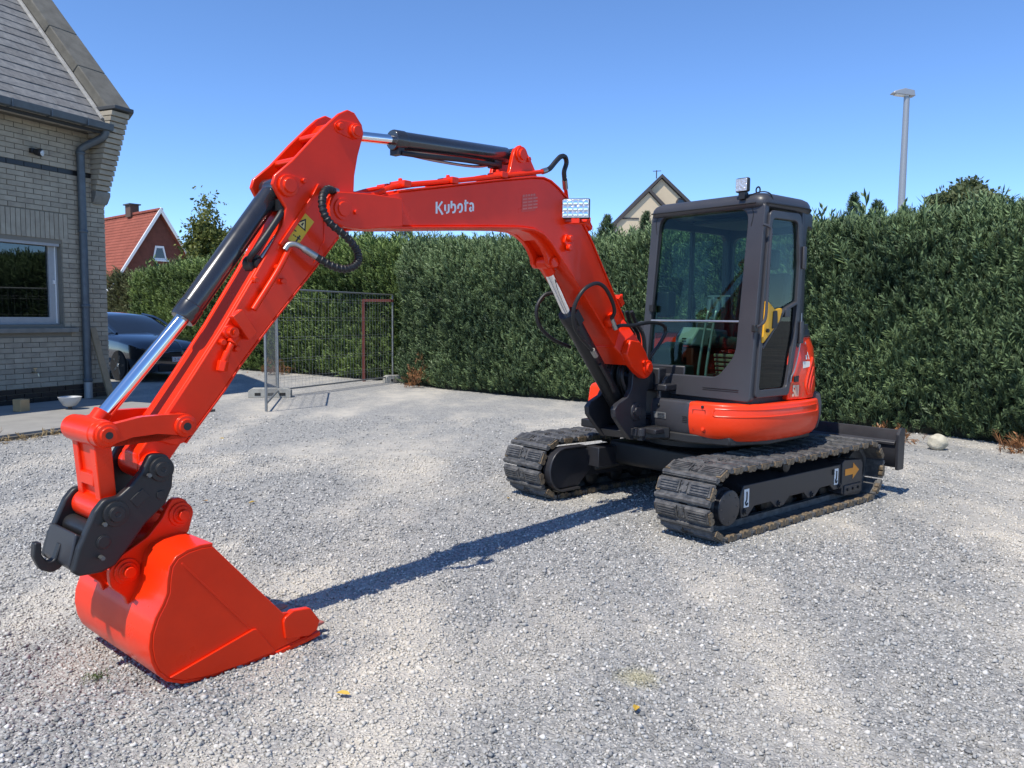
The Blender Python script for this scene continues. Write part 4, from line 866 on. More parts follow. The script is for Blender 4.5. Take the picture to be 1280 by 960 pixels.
mb = MB(); mb.box((.21, .335, 1.625), (.01, .20, .012)); mb.cyl((.21, .29, 1.54), (.21, .29, 1.62), .022, 12); mb.cyl((.21, .37, 1.54), (.21, .37, 1.62), .022, 12); part(mb, 'lever_top', mat('lever_grey', (.3, .3, .3)), 0)
mb = MB(); mb.box((.34, -.06, 1.56), (.10, .12, .20)); part(mb, 'monitor', BLACK, .015)
mb = MB(); mb.box((.25, .40, .945), (.34, .50, .02)); part(mb, 'floor_mat', SEATM, .004)
mb = MB(); mb.box((-.1, .36, 2.19), (.6, .6, .03)); part(mb, 'headliner', SEATM, .01)
# ---------------- swing bracket
b = MB()
brk = [(-.14, 1.12), (-.15, 1.0), (-.10, .90), (-.10, .60), (-.02, .56), (.10, .575), (.20, .66), (.30, .755), (.31, .81), (.27, .845), (.15, .885), (.10, .95), (.085, 1.06), (.08, 1.13), (.03, 1.17), (-.06, 1.17)]
for y0, y1 in ((.095, .135), (-.135, -.095)): b.prism(brk, y0, y1)
b.prism([(-.15, 1.05), (-.15, .56), (-.05, .56), (-.03, .70), (-.06, 1.02)], -.10, .10)
b.prism([(-.10, .57), (.10, .58), (.16, .64), (.05, .66), (-.10, .66)], -.10, .10)
for z in (.62, 1.0): b.cyl((-.20, 0, z - .07), (-.20, 0, z + .07), .095, 28, .006)
b.add([(-.24, -.10, .92), (-.14, -.10, .92), (-.14, .10, .92), (-.24, .10, .92), (-.24, -.1, 1.08), (-.14, -.1, 1.06), (-.14, .1, 1.06), (-.24, .1, 1.08)], [(0, 3, 2, 1), (4, 5, 6, 7), (0, 1, 5, 4), (1, 2, 6, 5), (2, 3, 7, 6), (3, 0, 4, 7)])
sw = BP(b, 'swing_bracket', DARK, .008)
b = MB(); b.lathe((.04, .13, .775), (.04, .17, .775), [(0, .07), (.012, .07), (.018, .06), (.018, .04), (.03, .038)], 24)
for k in range(3): a = 2.1 * k; hexbolt(b, (.04 + .05 * math.cos(a), .145, .775 + .05 * math.sin(a)), (0, 1, 0), .012, .012)
b.build('lower_cylinder_pin', DARK, sw, .002)
b = MB(); b.box((.02, .10, .63), (.16, .16, .05)); b.cyl((.05, .19, .60), (.05, .19, .66), .035, 16, .004); b.box((-.02, .17, .60), (.12, .05, .07)); b.build('bracket_step', DARK, sw, .006)
# nose of the platform that carries the bracket, and side box with an opening
b = MB(); b.prism([(-.45, .60), (-.22, .60), (-.22, .72), (-.45, .72)], -.14, .14); b.prism([(-.45, .90), (-.26, .90), (-.26, 1.08), (-.40, 1.08)], -.14, .14); b.prism([(-.50, .6), (-.36, .6), (-.36, 1.1), (-.50, 1.1)], -.16, .30); BP(b, 'platform_nose', DARK, .012)
b = MB(); b.prism(rpoly([(-.36, .64, .04), (-.22, .66, .04), (-.20, .72, .04), (-.20, .93, .05), (-.30, 1.02, .05), (-.36, 1.02, .02)]), .16, .19); b.box((-.26, .20, .94), (.16, .10, .05)); b.box((-.24, .20, .655), (.16, .12, .035)); BP(b, 'hose_guard', DARK, .01)
for k in range(6):
    b = MB(); y = -.075 + k * .028
    b.tube([(.02 - .02 * (k % 2), y, 1.30), (.06, y, 1.16), (.10 + .02 * (k % 3), y * 1.1, 1.03), (.06, y * 1.2, .88), (-.02, y, .76)], .015, 8, 6); b.build('bracket_hose', RUBBER, sw)
# ---------------- boom
up = [(2.43, 2.03), (2.253, 2.08), (1.821, 2.169), (1.50, 2.235), (1.20, 2.292), (1.10, 2.302), (1.03, 2.292), (.95, 2.258), (.856, 2.200), (.759, 2.128), (.66, 2.03), (.58, 1.94), (.38, 1.685), (.186, 1.437), (.15, 1.39)]
low = [(.24, 1.215), (.36, 1.325), (.479, 1.436), (.73, 1.67), (.818, 1.752), (.90, 1.822), (.962, 1.873), (1.02, 1.925), (1.09, 1.968), (1.184, 1.990), (1.32, 1.989), (1.585, 1.968), (2.0, 1.930), (2.254, 1.906), (2.43, 1.895)]
b = MB(); b.prism(up + low, -.108, .108)
boom = BP(b, 'boom', RED, .007)
b = MB(); b.strip(low[1:], -.120, .120, -.012); b.build('boom_bottom_plate', RED, boom, .003)
b = MB(); b.strip(up[1:-1], -.118, .118, -.010); b.build('boom_top_plate', RED, boom, .003)
# fork at the outer end
fk = rpoly([(2.70, 1.952, .08), (2.66, 2.03, .07), (2.60, 2.035, .05), (2.44, 2.045, .0), (2.25, 2.045), (2.25, 1.905), (2.50, 1.868, .03), (2.60, 1.868, .06), (2.69, 1.89, .07)], 6)
for s in (1, -1):
    b = MB(); b.prism(fk, s * .1095, s * .138); b.build('fork_plate', RED, boom, .004)
    b = MB(); b.lathe((2.62, s * .138, 1.952), (2.62, s * .16, 1.952), [(0, .052), (.008, .052), (.008, .035), (.016, .033)], 24); hexbolt(b, (2.545, s * .138, 1.945), (0, s, 0), .012, .012)
    b.build('fork_pin', RED, boom, .001)
# foot: widens into two ears round the bracket
b = MB()
A = [(.20, 1.46), (.29, 1.245)]; B_ = [(.10, 1.285), (.20, 1.115)]
vs_ = []
for (p, q), hw in ((A, .109), (B_, .195)):
    for (x, z) in (p, q):
        for y in (hw, -hw): vs_.append((x, y, z))
b.add(vs_, [(0, 1, 3, 2), (4, 6, 7, 5), (0, 4, 5, 1), (2, 3, 7, 6), (0, 2, 6, 4), (1, 5, 7, 3)])
b.build('boom_foot', RED, boom, .008)
ear = rpoly([(.10, 1.285, .0), (.02, 1.21, .06), (-.055, 1.10, .07), (-.045, 1.03, .06), (.03, 1.015, .05), (.12, 1.06, .03), (.20, 1.115, .0), (.27, 1.20), (.22, 1.30)], 6)
for s in (1, -1):
    b = MB(); b.prism(ear, s * .145, s * .197); b.build('foot_ear', RED, boom, .008)
    b = MB(); b.lathe((.0, s * .197, 1.095), (.0, s * .24, 1.095), [(0, .055), (.012, .055), (.014, .036), (.028, .034)], 24); hexbolt(b, (.055, s * .197, 1.135), (0, s, 0), .018, .016)
    b.build('foot_pin', RED, boom, .002)
# cylinder lugs below the elbow
lug = [(1.34, 1.985), (1.19, 1.965), (1.10, 1.925), (1.05, 1.885), (1.01, 1.83), (1.0, 1.79), (.965, 1.765), (.92, 1.765), (.875, 1.79), (.86, 1.83), (.95, 1.90), (1.08, 1.99)]
for s in (1, -1):
    b = MB(); b.prism(lug, s * .045, s * .075); b.build('cylinder_lug', RED, boom, .004)
b = MB(); b.prism([(1.30, 1.985), (1.17, 1.962), (1.10, 1.93), (1.11, 1.95), (1.2, 1.99)], -.045, .045); b.build('lug_web', RED, boom)
b = MB(); b.cyl((.945, -.09, 1.80), (.945, .09, 1.80), .034, 20, .004); b.build('lug_pin', RED, boom)
b = MB(); b.prism(rpoly([(.835, 1.87, .02), (.90, 1.93, .02), (.87, 1.99, .02), (.80, 1.93, .02)]), .108, .126)
for p in ((.85, 1.955), (.86, 1.895)): b.cyl((p[0], .12, p[1]), (p[0], .15, p[1]), .022, 14, .004)
b.build('hose_clamp_block', RED, boom, .004)
# arm cylinder mount on top
mt = [(1.43, 2.262), (1.38, 2.31), (1.355, 2.40), (1.335, 2.445), (1.29, 2.475), (1.25, 2.46), (1.20, 2.41), (1.15, 2.345), (1.13, 2.305)]
for s in (1, -1):
    b = MB(); b.prism(mt, s * .060, s * .088); b.build('cylinder_mount', RED, boom, .004)
    b = MB(); b.lathe((1.285, s * .088, 2.418), (1.285, s * .12, 2.418), [(0, .048), (.010, .048), (.012, .034), (.024, .032)], 22); hexbolt(b, (1.225, s * .088, 2.40), (0, s, 0), .016, .018); b.build('mount_pin', RED, boom, .001)
# steel pipes along the boom, clamps, hoses
b = MB(); b.tube([(2.60, .085, 2.037), (2.45, .085, 2.045), (2.37, .085, 2.062), (2.24, .085, 2.115), (1.80, .095, 2.20), (1.50, .10, 2.262), (1.094, .10, 2.345)], .013, 8, 6); b.build('boom_pipe', RED, boom)
b = MB(); b.tube([(2.42, -.06, 2.06), (2.24, -.06, 2.115), (1.80, -.07, 2.205), (1.50, -.095, 2.266), (1.15, -.10, 2.335)], .013, 8, 6); b.build('boom_pipe', RED, boom)
for x, z in ((2.20, 2.115), (1.86, 2.178), (1.46, 2.262)):
    b = MB(); b.box((x, .06, z + .012), (.05, .12, .035)); b.cyl((x, .06, z + .025), (x, .06, z + .046), .012, 6); b.box((x, -.06, z + .010), (.05, .09, .03)); b.build('pipe_clamp', RED, boom, .004)
b = MB(); b.cyl((1.10, .10, 2.344), (1.06, .10, 2.358), .018, 10); b.build('pipe_fitting', STEEL, boom)
b = MB(); b.cyl((.825, .06, 2.335), (.79, .04, 2.285), .018, 10); b.build('pipe_fitting', STEEL, boom)
b = MB(); b.tube([(1.06, .10, 2.357), (1.02, .10, 2.378), (.96, .095, 2.428), (.905, .09, 2.466), (.85, .08, 2.472), (.822, .07, 2.440), (.838, .065, 2.385), (.825, .06, 2.335)], .016, 10, 8); b.build('elbow_hose', RUBBER, boom)
b = MB(); b.tube([(.79, .04, 2.287), (.73, .02, 2.20), (.56, -.02, 2.10), (.46, -.02, 2.02), (.14, -.02, 1.62), (.06, -.02, 1.53)], .013, 8, 5); b.build('boom_pipe', RED, boom)
b = MB(); b.tube([(.75, -.05, 2.24), (.56, -.06, 2.10), (.42, -.06, 1.93), (.25, -.06, 1.72), (.10, -.06, 1.52)], .011, 8, 5); b.build('boom_hose', RUBBER, boom)
for x, z in ((.50, 2.085), (.09, 1.575)):
    b = MB(); b.box((x, -.03, z), (.08, .11, .045), Matrix.Rotation(R(-50), 3, 'Y')); b.cyl((x - .03, .0, z + .02), (x - .03, .0, z + .05), .012, 6); b.build('pipe_clamp', RED, boom, .004)
# work lamp on the elbow
LQ = Matrix.Rotation(R(34), 3, 'Z'); LC = Vector((.84, .165, 2.14))
def lq(x, y, z): return LC + LQ @ Vector((x, y, z))
b = MB(); b.box(LC, (.035, .182, .128), LQ); lp = b.build('boom_lamp', BLACK, boom, .008, seg=3)
b = MB(); b.box(lq(.018, 0, 0), (.010, .170, .116), LQ); b.build('lens', LAMPG, lp, .003)
b = MB()
for i in range(5):
    for j in range(3): b.lathe(lq(.022, -.066 + i * .033, -.036 + j * .036), lq(.04, -.066 + i * .033, -.036 + j * .036), [(0, .0155), (.006, .0135), (.007, .006)], 10)
b.build('lamp_reflectors', mat('reflector_bright', (.9, .9, .9), .08, metal=1), lp)
b = MB(); b.box(lq(0, 0, -.075), (.04, .05, .03), LQ); b.tube([lq(-.06, .10, -.12), lq(-.02, .06, -.09), lq(0, 0, -.09), lq(-.01, -.07, -.088), lq(-.04, -.10, -.11)], .009, 6, 4); b.build('lamp_bracket', RED, lp)
# hoses at the lower boom
b = MB(); b.tube([(.40, .15, 1.44), (.42, .19, 1.50), (.50, .21, 1.59), (.60, .22, 1.66), (.70, .22, 1.672), (.80, .20, 1.62), (.835, .16, 1.51), (.80, .14, 1.40), (.72, .13, 1.325), (.63, .12, 1.27), (.56, .12, 1.225)], .013, 10, 8); b.build('boom_hose', RUBBER, boom)
b = MB(); b.cyl((.40, .15, 1.45), (.345, .15, 1.375), .018, 10); b.build('hose_fitting', STEEL, boom)
b = MB(); b.cyl((.57, .12, 1.235), (.52, .115, 1.19), .018, 10); b.build('hose_fitting', STEEL, boom)
b = MB(); b.prism(rpoly([(.44, 1.43, .01), (.36, 1.49, .01), (.30, 1.47, .01), (.33, 1.41, .02), (.41, 1.39, .01)]), .11, .15); b.build('hose_clamp', RED, boom, .004)
b = MB(); b.tube([(.35, .15, 1.38), (.29, .16, 1.40), (.18, .18, 1.40), (.0, .20, 1.42), (-.14, .22, 1.41), (-.20, .22, 1.36), (-.16, .20, 1.27), (-.10, .18, 1.20), (-.08, .14, 1.12)], .013, 10, 8); b.build('boom_hose', RUBBER, boom)
b = MB(); b.tube([(.64, -.16, 1.62), (.70, -.20, 1.60), (.755, -.22, 1.51), (.72, -.22, 1.39), (.60, -.2, 1.30), (.45, -.16, 1.24)], .013, 10, 8); b.build('boom_hose', RUBBER, boom)
for k in range(4):
    y = .09 - .05 * k
    b = MB(); b.tube([(.06 - .01 * k, y, 1.50), (.0, y, 1.42), (-.07 - .03 * k, y * 1.2, 1.33), (-.10 - .02 * k, y * 1.2, 1.20), (-.12, y, 1.05)], .015, 8, 6); b.build('boom_hose', RUBBER, boom)
# lettering on the boom
def L3(x, z, y=.1092): return (x, y, z)
LET = {'K': [[(0, 0), (0, 1)], [(.52, 1.0), (.17, .52), (.56, -.12)]],
       'u': [[(0, .72), (0, .30), (.05, .18)], [(.34, .74), (.34, .2), (.28, .05), (.10, .0)]],
       'b': [[(0, 1.0), (0, .36)], [(.10, .66), (.26, .66), (.36, .5), (.36, .2), (.26, .02), (.08, 0)]],
       'o': [[(.02, .28), (.03, .52), (.14, .66), (.28, .66), (.39, .52), (.39, .2), (.28, .02), (.1, .0)]],
       't': [[(.12, 1.02), (.12, 0)], [(-.02, .70), (.40, .76)]],
       'a': [[(.24, .0), (.10, .05), (.06, .24), (.20, .34)], [(.03, .60), (.14, .68), (.28, .66), (.37, .5), (.37, -.02)]]}
b = MB(); adv = {'K': .78, 'u': .60, 'b': .62, 'o': .62, 't': .50, 'a': .5}
hgt = .062; slope = -.155; x = 0
for ch in 'Kubota':
    for st in LET[ch]:
        P = [Vector((x + p[0], p[1])) for p in st]
        if len(P) > 3: P = [Vector(q[:2]) for q in catmull([(p.x, p.y, 0) for p in P], 4)]
        n = len(P); Lf = []; Rt = []; hw = .088
        for i in range(n):
            d = (P[min(i + 1, n - 1)] - P[max(i - 1, 0)]).normalized(); nn = Vector((-d.y, d.x)); Lf.append(P[i] + nn * hw); Rt.append(P[i] - nn * hw)
        f3 = lambda p: L3(1.990 - p.x * .0795, 1.998 + p.x * .0795 * .155 + p.y * hgt, .1098)
        b.add([f3(p) for p in Lf + Rt], [(i, i + 1, n + i + 1, n + i) for i in range(n - 1)])
    x += adv[ch]
tag(b.build('boom_lettering', WHITE, boom, smooth=0), 'white maker lettering on the boom side')
b = MB()
b.add([L3(1.30, 2.075, .1093), L3(1.17, 2.10, .1093), L3(1.165, 2.20, .1093), L3(1.295, 2.175, .1093)], [(0, 1, 2, 3)])
fd = b.build('faded_label', mat('faded_pink', (.66, .050, .028), .5), boom, smooth=0)
b = MB()
for j in range(5):
    for i in range(5 if j < 4 else 5):
        if j < 4 and i % 2: continue
        x0 = 1.288 - i * .024; z0 = 2.092 + j * .019 + i * .0046; wd = .040 if j < 4 else .016; hh = .009 if j < 4 else .012
        b.add([L3(x0, z0, .1097), L3(x0 - wd, z0 + wd * .19, .1097), L3(x0 - wd, z0 + wd * .19 + hh, .1097), L3(x0, z0 + hh, .1097)], [(0, 1, 2, 3)])
b.build('label_lines', mat('faded_white', (.66, .16, .12), .5), fd, smooth=0)

# ---------------- stick (arm)
st_out = [(2.60, 1.845), (2.78, 1.645), (2.993, 1.408), (3.145, 1.230), (3.222, 1.125), (3.40, .915), (3.455, .845)]
tip = circle(3.525, .828, .062, 10, 195, 375)
st_up = [(3.585, .885), (3.55, .93), (3.374, 1.172), (3.217, 1.392), (3.06, 1.632), (2.935, 1.83), (2.90, 1.93)]
b = MB(); b.prism(st_out + tip + st_up + [(2.72, 2.06), (2.56, 2.03), (2.555, 1.93)], -.078, .078)
stick = BP(b, 'stick', RED, .006)
b = MB(); b.strip([(2.62, 1.828)] + st_out[1:6], -.102, .102, -.010); b.build('stick_bottom_plate', RED, stick, .003)
side_ol = st_out[:6] + [(3.44, .905), (3.52, .935)] + [(3.544, .938), (3.36, 1.190), (3.205, 1.41), (3.045, 1.655), (2.925, 1.85)] + [(2.905, 1.93), (2.945, 1.985), (2.972, 2.03), (2.958, 2.07), (2.871, 2.145), (2.764, 2.258), (2.66, 2.36), (2.61, 2.405), (2.56, 2.432), (2.52, 2.425), (2.475, 2.375), (2.466, 2.333), (2.501, 2.223), (2.522, 2.124), (2.527, 2.04), (2.55, 1.95)]
for s in (1, -1):
    b = MB(); b.prism(side_ol, s * .079, s * .1005); b.build('side_plate', RED, stick, .005)
    b = MB(); b.prism(rpoly([(2.49, 2.31, .02), (2.53, 2.295, .03), (2.63, 2.315, .02), (2.645, 2.35, .02), (2.61, 2.375, .02), (2.51, 2.375, .03)], 4), s * .1005, s * .107); b.lathe((2.522, s * .105, 2.335), (2.522, s * .135, 2.335), [(0, .036), (.018, .036), (.02, .026), (.028, .025)], 22); b.cyl((2.612, s * .105, 2.342), (2.612, s * .125, 2.342), .018, 14, .004); b.build('apex_pin', RED, stick, .002)
    b = MB(); b.prism(rpoly([(2.93, 1.99, .02), (2.93, 2.06, .03), (2.86, 2.08, .02), (2.80, 2.06, .015), (2.83, 2.03, .02), (2.87, 1.985, .03)], 4), s * .1005, s * .107); b.lathe((2.896, s * .10, 2.03), (2.896, s * .135, 2.03), [(0, .05), (.016, .05), (.018, .034), (.030, .032)], 22); b.cyl((2.815, s * .105, 2.062), (2.815, s * .122, 2.062), .013, 6); b.build('cylinder_pin', RED, stick, .002)
b = MB(); b.strip([(2.60, 2.36), (2.66, 2.29), (2.70, 2.05)], -.079, .079, .015); b.cyl((2.70, -.08, 2.29), (2.70, .08, 2.29), .016, 12); b.cyl((2.83, -.08, 2.155), (2.83, .08, 2.155), .018, 12); b.build('head_web', RED, stick)
b = MB(); b.strip([(2.72, 2.05), (2.755, 1.99), (2.93, 1.755)], .1005, .112, .02); b.strip([(2.70, 1.98), (2.70, 1.80), (2.76, 1.69)], .1005, .105, .006); b.build('side_rib', RED, stick, .003)
b = MB(); b.lathe((2.62, -.108, 1.952), (2.62, .108, 1.952), [(0, .085), (.216, .085)], 28); b.build('pivot_boss', RED, stick, .005)
b = MB(); b.lathe((3.525, -.125, .828), (3.525, .125, .828), [(0, .060), (.25, .060)], 28); b.build('tip_boss', RED, stick, .006)
# pipe and fittings on the near side
b = MB(); b.tube([(2.905, .125, 1.75), (2.97, .125, 1.64), (3.09, .125, 1.47)], .014, 10, 4); b.build('stick_pipe', RED, stick)
b = MB(); b.box((3.14, .125, 1.405), (.055, .04, .125), Matrix.Rotation(R(36), 3, 'Y')); b.cyl((3.175, .125, 1.355), (3.195, .125, 1.325), .024, 6); b.cyl((3.195, .125, 1.325), (3.215, .125, 1.285), .014, 10); b.cyl((3.215, .125, 1.29), (3.235, .12, 1.24), .016, 10); b.cyl((3.232, .12, 1.25), (3.242, .12, 1.205), .024, 6); b.build('shut_off_valve', RED, stick, .003)
for p in ((3.145, 1.44), (3.105, 1.40), (3.07, 1.60), (3.165, 1.30), (3.23, 1.33), (2.96, 1.66), (2.935, 1.60)):
    b = MB(); b.cyl((p[0], .10, p[1]), (p[0], .125, p[1]), .014, 8, .003); b.build('stud', RED, stick)
b = MB(); b.lathe((3.195, .10, 1.372), (3.195, .16, 1.372), [(0, .03), (.02, .03), (.022, .022), (.05, .022)], 16); b.cyl((3.195, .158, 1.372), (3.195, .164, 1.372), .012, 12); b.build('pipe_port', RED, stick)
b = MB(); b.tube([(2.66, .12, 2.035), (2.72, .15, 2.03), (2.765, .18, 1.985), (2.775, .20, 1.925), (2.745, .21, 1.87), (2.67, .22, 1.82), (2.612, .22, 1.768), (2.592, .22, 1.722), (2.614, .22, 1.684), (2.666, .21, 1.665), (2.733, .20, 1.678), (2.80, .18, 1.715)], .016, 12, 10); hz = b.build('stick_hose', RUBBER, stick)
P = catmull([(2.66, .12, 2.035), (2.72, .15, 2.03), (2.765, .18, 1.985), (2.775, .20, 1.925), (2.745, .21, 1.87), (2.67, .22, 1.82), (2.612, .22, 1.768), (2.592, .22, 1.722), (2.614, .22, 1.684), (2.666, .21, 1.665), (2.733, .20, 1.678), (2.80, .18, 1.715)], 6)
b = MB()
for i in range(2, len(P) - 2, 2): d = (P[i + 1] - P[i]).normalized(); b.cyl(P[i] - d * .006, P[i] + d * .006, .0195, 12, .003)
b.build('hose_spiral', RUBBER, hz)
b = MB(); b.tube([(2.80, .18, 1.715), (2.845, .165, 1.742), (2.88, .145, 1.765), (2.91, .13, 1.765), (2.93, .125, 1.74)], [.017] * 7 + [.013], 10, 5); b.build('hose_fitting', STEEL, stick)
b = MB(); b.cyl((2.67, .115, 2.036), (2.63, .105, 2.037), .017, 10); b.build('hose_fitting', STEEL, stick)
# warning sticker
v4 = [Vector((2.824, .102, 1.931)), Vector((2.757, .102, 1.882)), Vector((2.850, .102, 1.762)), Vector((2.918, .102, 1.803))]
def stq(u, v, o=0.): p = v4[0] * (1 - u) * (1 - v) + v4[1] * u * (1 - v) + v4[2] * u * v + v4[3] * (1 - u) * v; return (p.x, p.y + o, p.z)
b = MB(); b.add([stq(0, 0), stq(1, 0), stq(1, 1), stq(0, 1)], [(0, 1, 2, 3)]); stk = b.build('warning_sticker', mat('sticker_yellow', (.66, .42, .02), .45), stick, smooth=0)
b = MB()
def tri(c, r, h, o): return [stq(c[0], c[1] - h, o), stq(c[0] - r, c[1] + h * .75, o), stq(c[0] + r, c[1] + h * .75, o)]
b.add(tri((.5, .30), .40, .19, .0006), [(0, 1, 2)]); b.add([stq(u, v, .0006) for u, v in ((.15, .62), (.45, .62), (.45, .66), (.22, .66), (.22, .86), (.15, .86))], [tuple(range(6))])
for u in (.40, .52): b.add([stq(u + du, .76 + dv, .0006) for du, dv in ((0, 0), (.08, 0), (.08, .04), (0, .04))], [(0, 1, 2, 3)])
b.add([stq(u, v, .0006) for u, v in ((.72, .66), (.82, .66), (.82, .92), (.72, .92))], [(0, 1, 2, 3)]); b.add([stq(u, v, .0009) for u, v in ((.64, .74), (.92, .74), (.92, .78), (.64, .78))], [(0, 1, 2, 3)])
b.build('sticker_pictogram', BLACK, stk, smooth=0)
b = MB(); b.add(tri((.5, .315), .25, .12, .0012), [(0, 1, 2)]); b.build('sticker_triangle', mat('sticker_pale', (.75, .62, .25), .45), stk, smooth=0)
b = MB(); b.add([stq(u, v, .0018) for u, v in ((.46, .27), (.54, .27), (.56, .38), (.44, .38))], [(0, 1, 2, 3)]); b.build('sticker_symbol', BLACK, stk, smooth=0)

# ---------------- cylinders
def cylinder(name, base, gland, rodend, r, rr, body_m, eye=.045, ew=.05, red_eye=True):
    base, gland, rodend = Vector((base[0], 0, base[1])), Vector((gland[0], 0, gland[1])), Vector((rodend[0], 0, rodend[1]))
    d = (gland - base).normalized(); L = (gland - base).length
    b = MB(); b.lathe(base, gland, [(.03, r * .8), (.05, r), (L - .075, r), (L - .073, r * 1.07), (L - .01, r * 1.07), (L, r * .98)], 32)
    o = BP(b, name, body_m, .002)
    b = MB(); b.cyl(base - Vector((0, ew, 0)), base + Vector((0, ew, 0)), eye, 24, .004); b.build('cylinder_eye', body_m, o)
    b = MB(); b.cyl(gland - d * .02, rodend, rr, 24); b.build('piston_rod', CHROME, o)
    b = MB(); b.cyl(rodend - Vector((0, ew, 0)), rodend + Vector((0, ew, 0)), eye, 24, .004); b.cyl(rodend - d * .09, rodend, rr * 1.25, 20, .004); b.build('rod_eye', RED if red_eye else body_m, o)
    return o
ac = cylinder('arm_cylinder', (1.285, 2.418), (2.205, 2.363), (2.522, 2.335), .050, .026, CYLP)
b = MB(); b.tube([(1.42, .03, 2.345), (1.55, .04, 2.335), (1.75, .045, 2.325), (2.0, .04, 2.305), (2.17, .03, 2.298)], .014, 8, 5); b.box((2.17, .0, 2.315), (.04, .07, .05)); b.box((1.42, 0, 2.36), (.06, .06, .06)); b.build('cylinder_pipe', BLACK, ac)
b = MB(); b.tube([(2.14, .0, 2.305), (1.9, .01, 2.30), (1.62, .02, 2.31), (1.45, .02, 2.345)], .008, 8, 5); b.build('cylinder_line', STEEL, ac)
bc = cylinder('bucket_cylinder', (2.896, 2.03), (3.352, 1.425), (3.734, .987), .0505, .030, CYLP, ew=.07)
b = MB(); b.tube([(2.90, .06, 1.93), (2.925, .085, 1.90), (2.985, .09, 1.82), (3.04, .085, 1.745), (3.062, .06, 1.70), (3.04, .03, 1.665)], .015, 10, 6); b.box((2.90, .05, 1.945), (.055, .07, .05)); b.build('cylinder_hose', RUBBER, bc)
b = MB(); b.cyl((2.945, .085, 1.80), (3.015, .07, 1.70), .012, 10); b.build('hose_fitting', STEEL, bc)
b = MB(); b.lathe((3.03, .0, 1.675), (3.03, .085, 1.675), [(0, .04), (.06, .04), (.062, .025), (.085, .022)], 14); b.build('hose_port', BLACK, bc)
bm_ = cylinder('boom_cylinder', (.04, .775), (.700, 1.483), (.945, 1.80), .060, .031, BLACK, eye=.042, ew=.042)
b = MB(); b.tube([(.24, .075, .93), (.30, .08, 1.0), (.42, .078, 1.13)], .012, 8, 4); b.box((.655, .0, 1.45), (.10, .14, .06), Matrix.Rotation(R(-47), 3, 'Y')); b.build('cylinder_pipe', BLACK, bm_)

# ---------------- links, coupler, bucket
b0 = [(3.734, .987), (3.429, .993)]
arc_o = [(3.77, .995), (3.765, 1.02), (3.70, 1.028), (3.60, 1.045), (3.50, 1.045), (3.43, 1.042)]
arc_i = [(3.40, .95), (3.45, .952), (3.54, .972), (3.64, .968), (3.70, .945), (3.745, .94)]
tl = None
for s in (1, -1):
    b = MB(); b.prism(arc_o + circle(3.429, .993, .048, 10, 100, 260)[::1] + arc_i + circle(3.734, .987, .048, 8, -80, 20), s * .125, s * .165)
    o = BP(b, 'side_link', RED, .007)
    b = MB(); b.lathe((3.429, s * .105, .993), (3.429, s * .185, .993), [(0, .050), (.058, .050), (.06, .044), (.072, .044), (.074, .030), (.08, .030)], 26); b.build('link_boss', RED, o, .002)
    b = MB(); b.cyl((3.429, s * .18, .993), (3.429, s * .1875, .993), .016, 14); b.build('pin_hole', BLACK, o)
    b = MB(); b.lathe((3.734, s * .10, .987), (3.734, s * .185, .987), [(0, .052), (.063, .052), (.065, .044), (.077, .044), (.079, .03), (.085, .03)], 26); b.build('link_boss', RED, o, .002)
    b = MB(); b.cyl((3.734, s * .18, .987), (3.734, s * .1875, .987), .014, 14); b.build('pin_hole', BLACK, o)
b = MB(); b.cyl((3.734, -.12, .987), (3.734, .12, .987), .055, 26, .006)
for s in (1, -1): b.prism([(3.765, .97), (3.70, .97), (3.683, .72), (3.745, .72)], s * .062, s * .112)
b.prism([(3.752, .95), (3.715, .95), (3.700, .72), (3.73, .72)], -.07, .07); b.box((3.728, 0, .80), (.05, .13, .05))
b.cyl((3.715, -.125, .681), (3.715, .125, .681), .056, 26, .006)
bl_ = BP(b, 'bucket_link', RED, .006)
cpo = rpoly([(3.575, .895, .03), (3.50, .89, .05), (3.485, .80, .02), (3.489, .751, .02), (3.52, .685, .03), (3.60, .62, .08), (3.66, .545, .08), (3.72, .478, .03), (3.77, .462, .03), (3.85, .465, .02), (3.875, .485, .02), (3.85, .57, .03), (3.79, .70, .05), (3.755, .742, .04), (3.70, .745, .04), (3.66, .775, .06), (3.61, .83, .04)], 5)
b = MB()
for s in (1, -1): b.prism(cpo, s * .130, s * .170)
b.box((3.82, 0, .51), (.05, .27, .07)); b.cyl((3.765, -.14, .60), (3.765, .14, .60), .038, 20); b.prism([(3.56, .70), (3.60, .66), (3.72, .53), (3.75, .54), (3.62, .70)], -.13, .13)
cp = BP(b, 'quick_coupler', BLACK, .009, seg=3)
for s in (1, -1):
    for (x, z) in ((3.533, .830), (3.713, .681)):
        b = MB(); b.lathe((x, s * .168, z), (x, s * .2, z), [(0, .050), (.012, .048), (.013, .031), (.024, .029), (.024, .010), (.022, .009)], 26); b.build('coupler_pin', BLACK, cp, .001)
    b = MB(); b.lathe((3.761, s * .168, .579), (3.761, s * .185, .579), [(0, .028), (.006, .028), (.006, .023), (.008, .022)], 22); b.build('coupler_boss', BLACK, cp, .001)
    b = MB(); b.lathe((3.538, s * .168, .726), (3.538, s * .185, .726), [(0, .018), (.006, .018)], 16); b.build('coupler_boss', BLACK, cp, .001)
    for (x, z), L_ in (((3.585, .812), .03), ((3.757, .648), .03), ((3.775, .525), .045)):
        b = MB(); b.cyl((x, s * .168, z), (x + .006, s * (.168 + L_), z + .004), .0085, 6); b.build('retaining_bolt', mat('dull_bolt', (.12, .12, .115), .55, metal=.6), cp)
b = MB(); b.strip([(3.66, .725), (3.61, .765)], .170, .173, .045); b.build('cast_badge', BLACK, cp, .002)
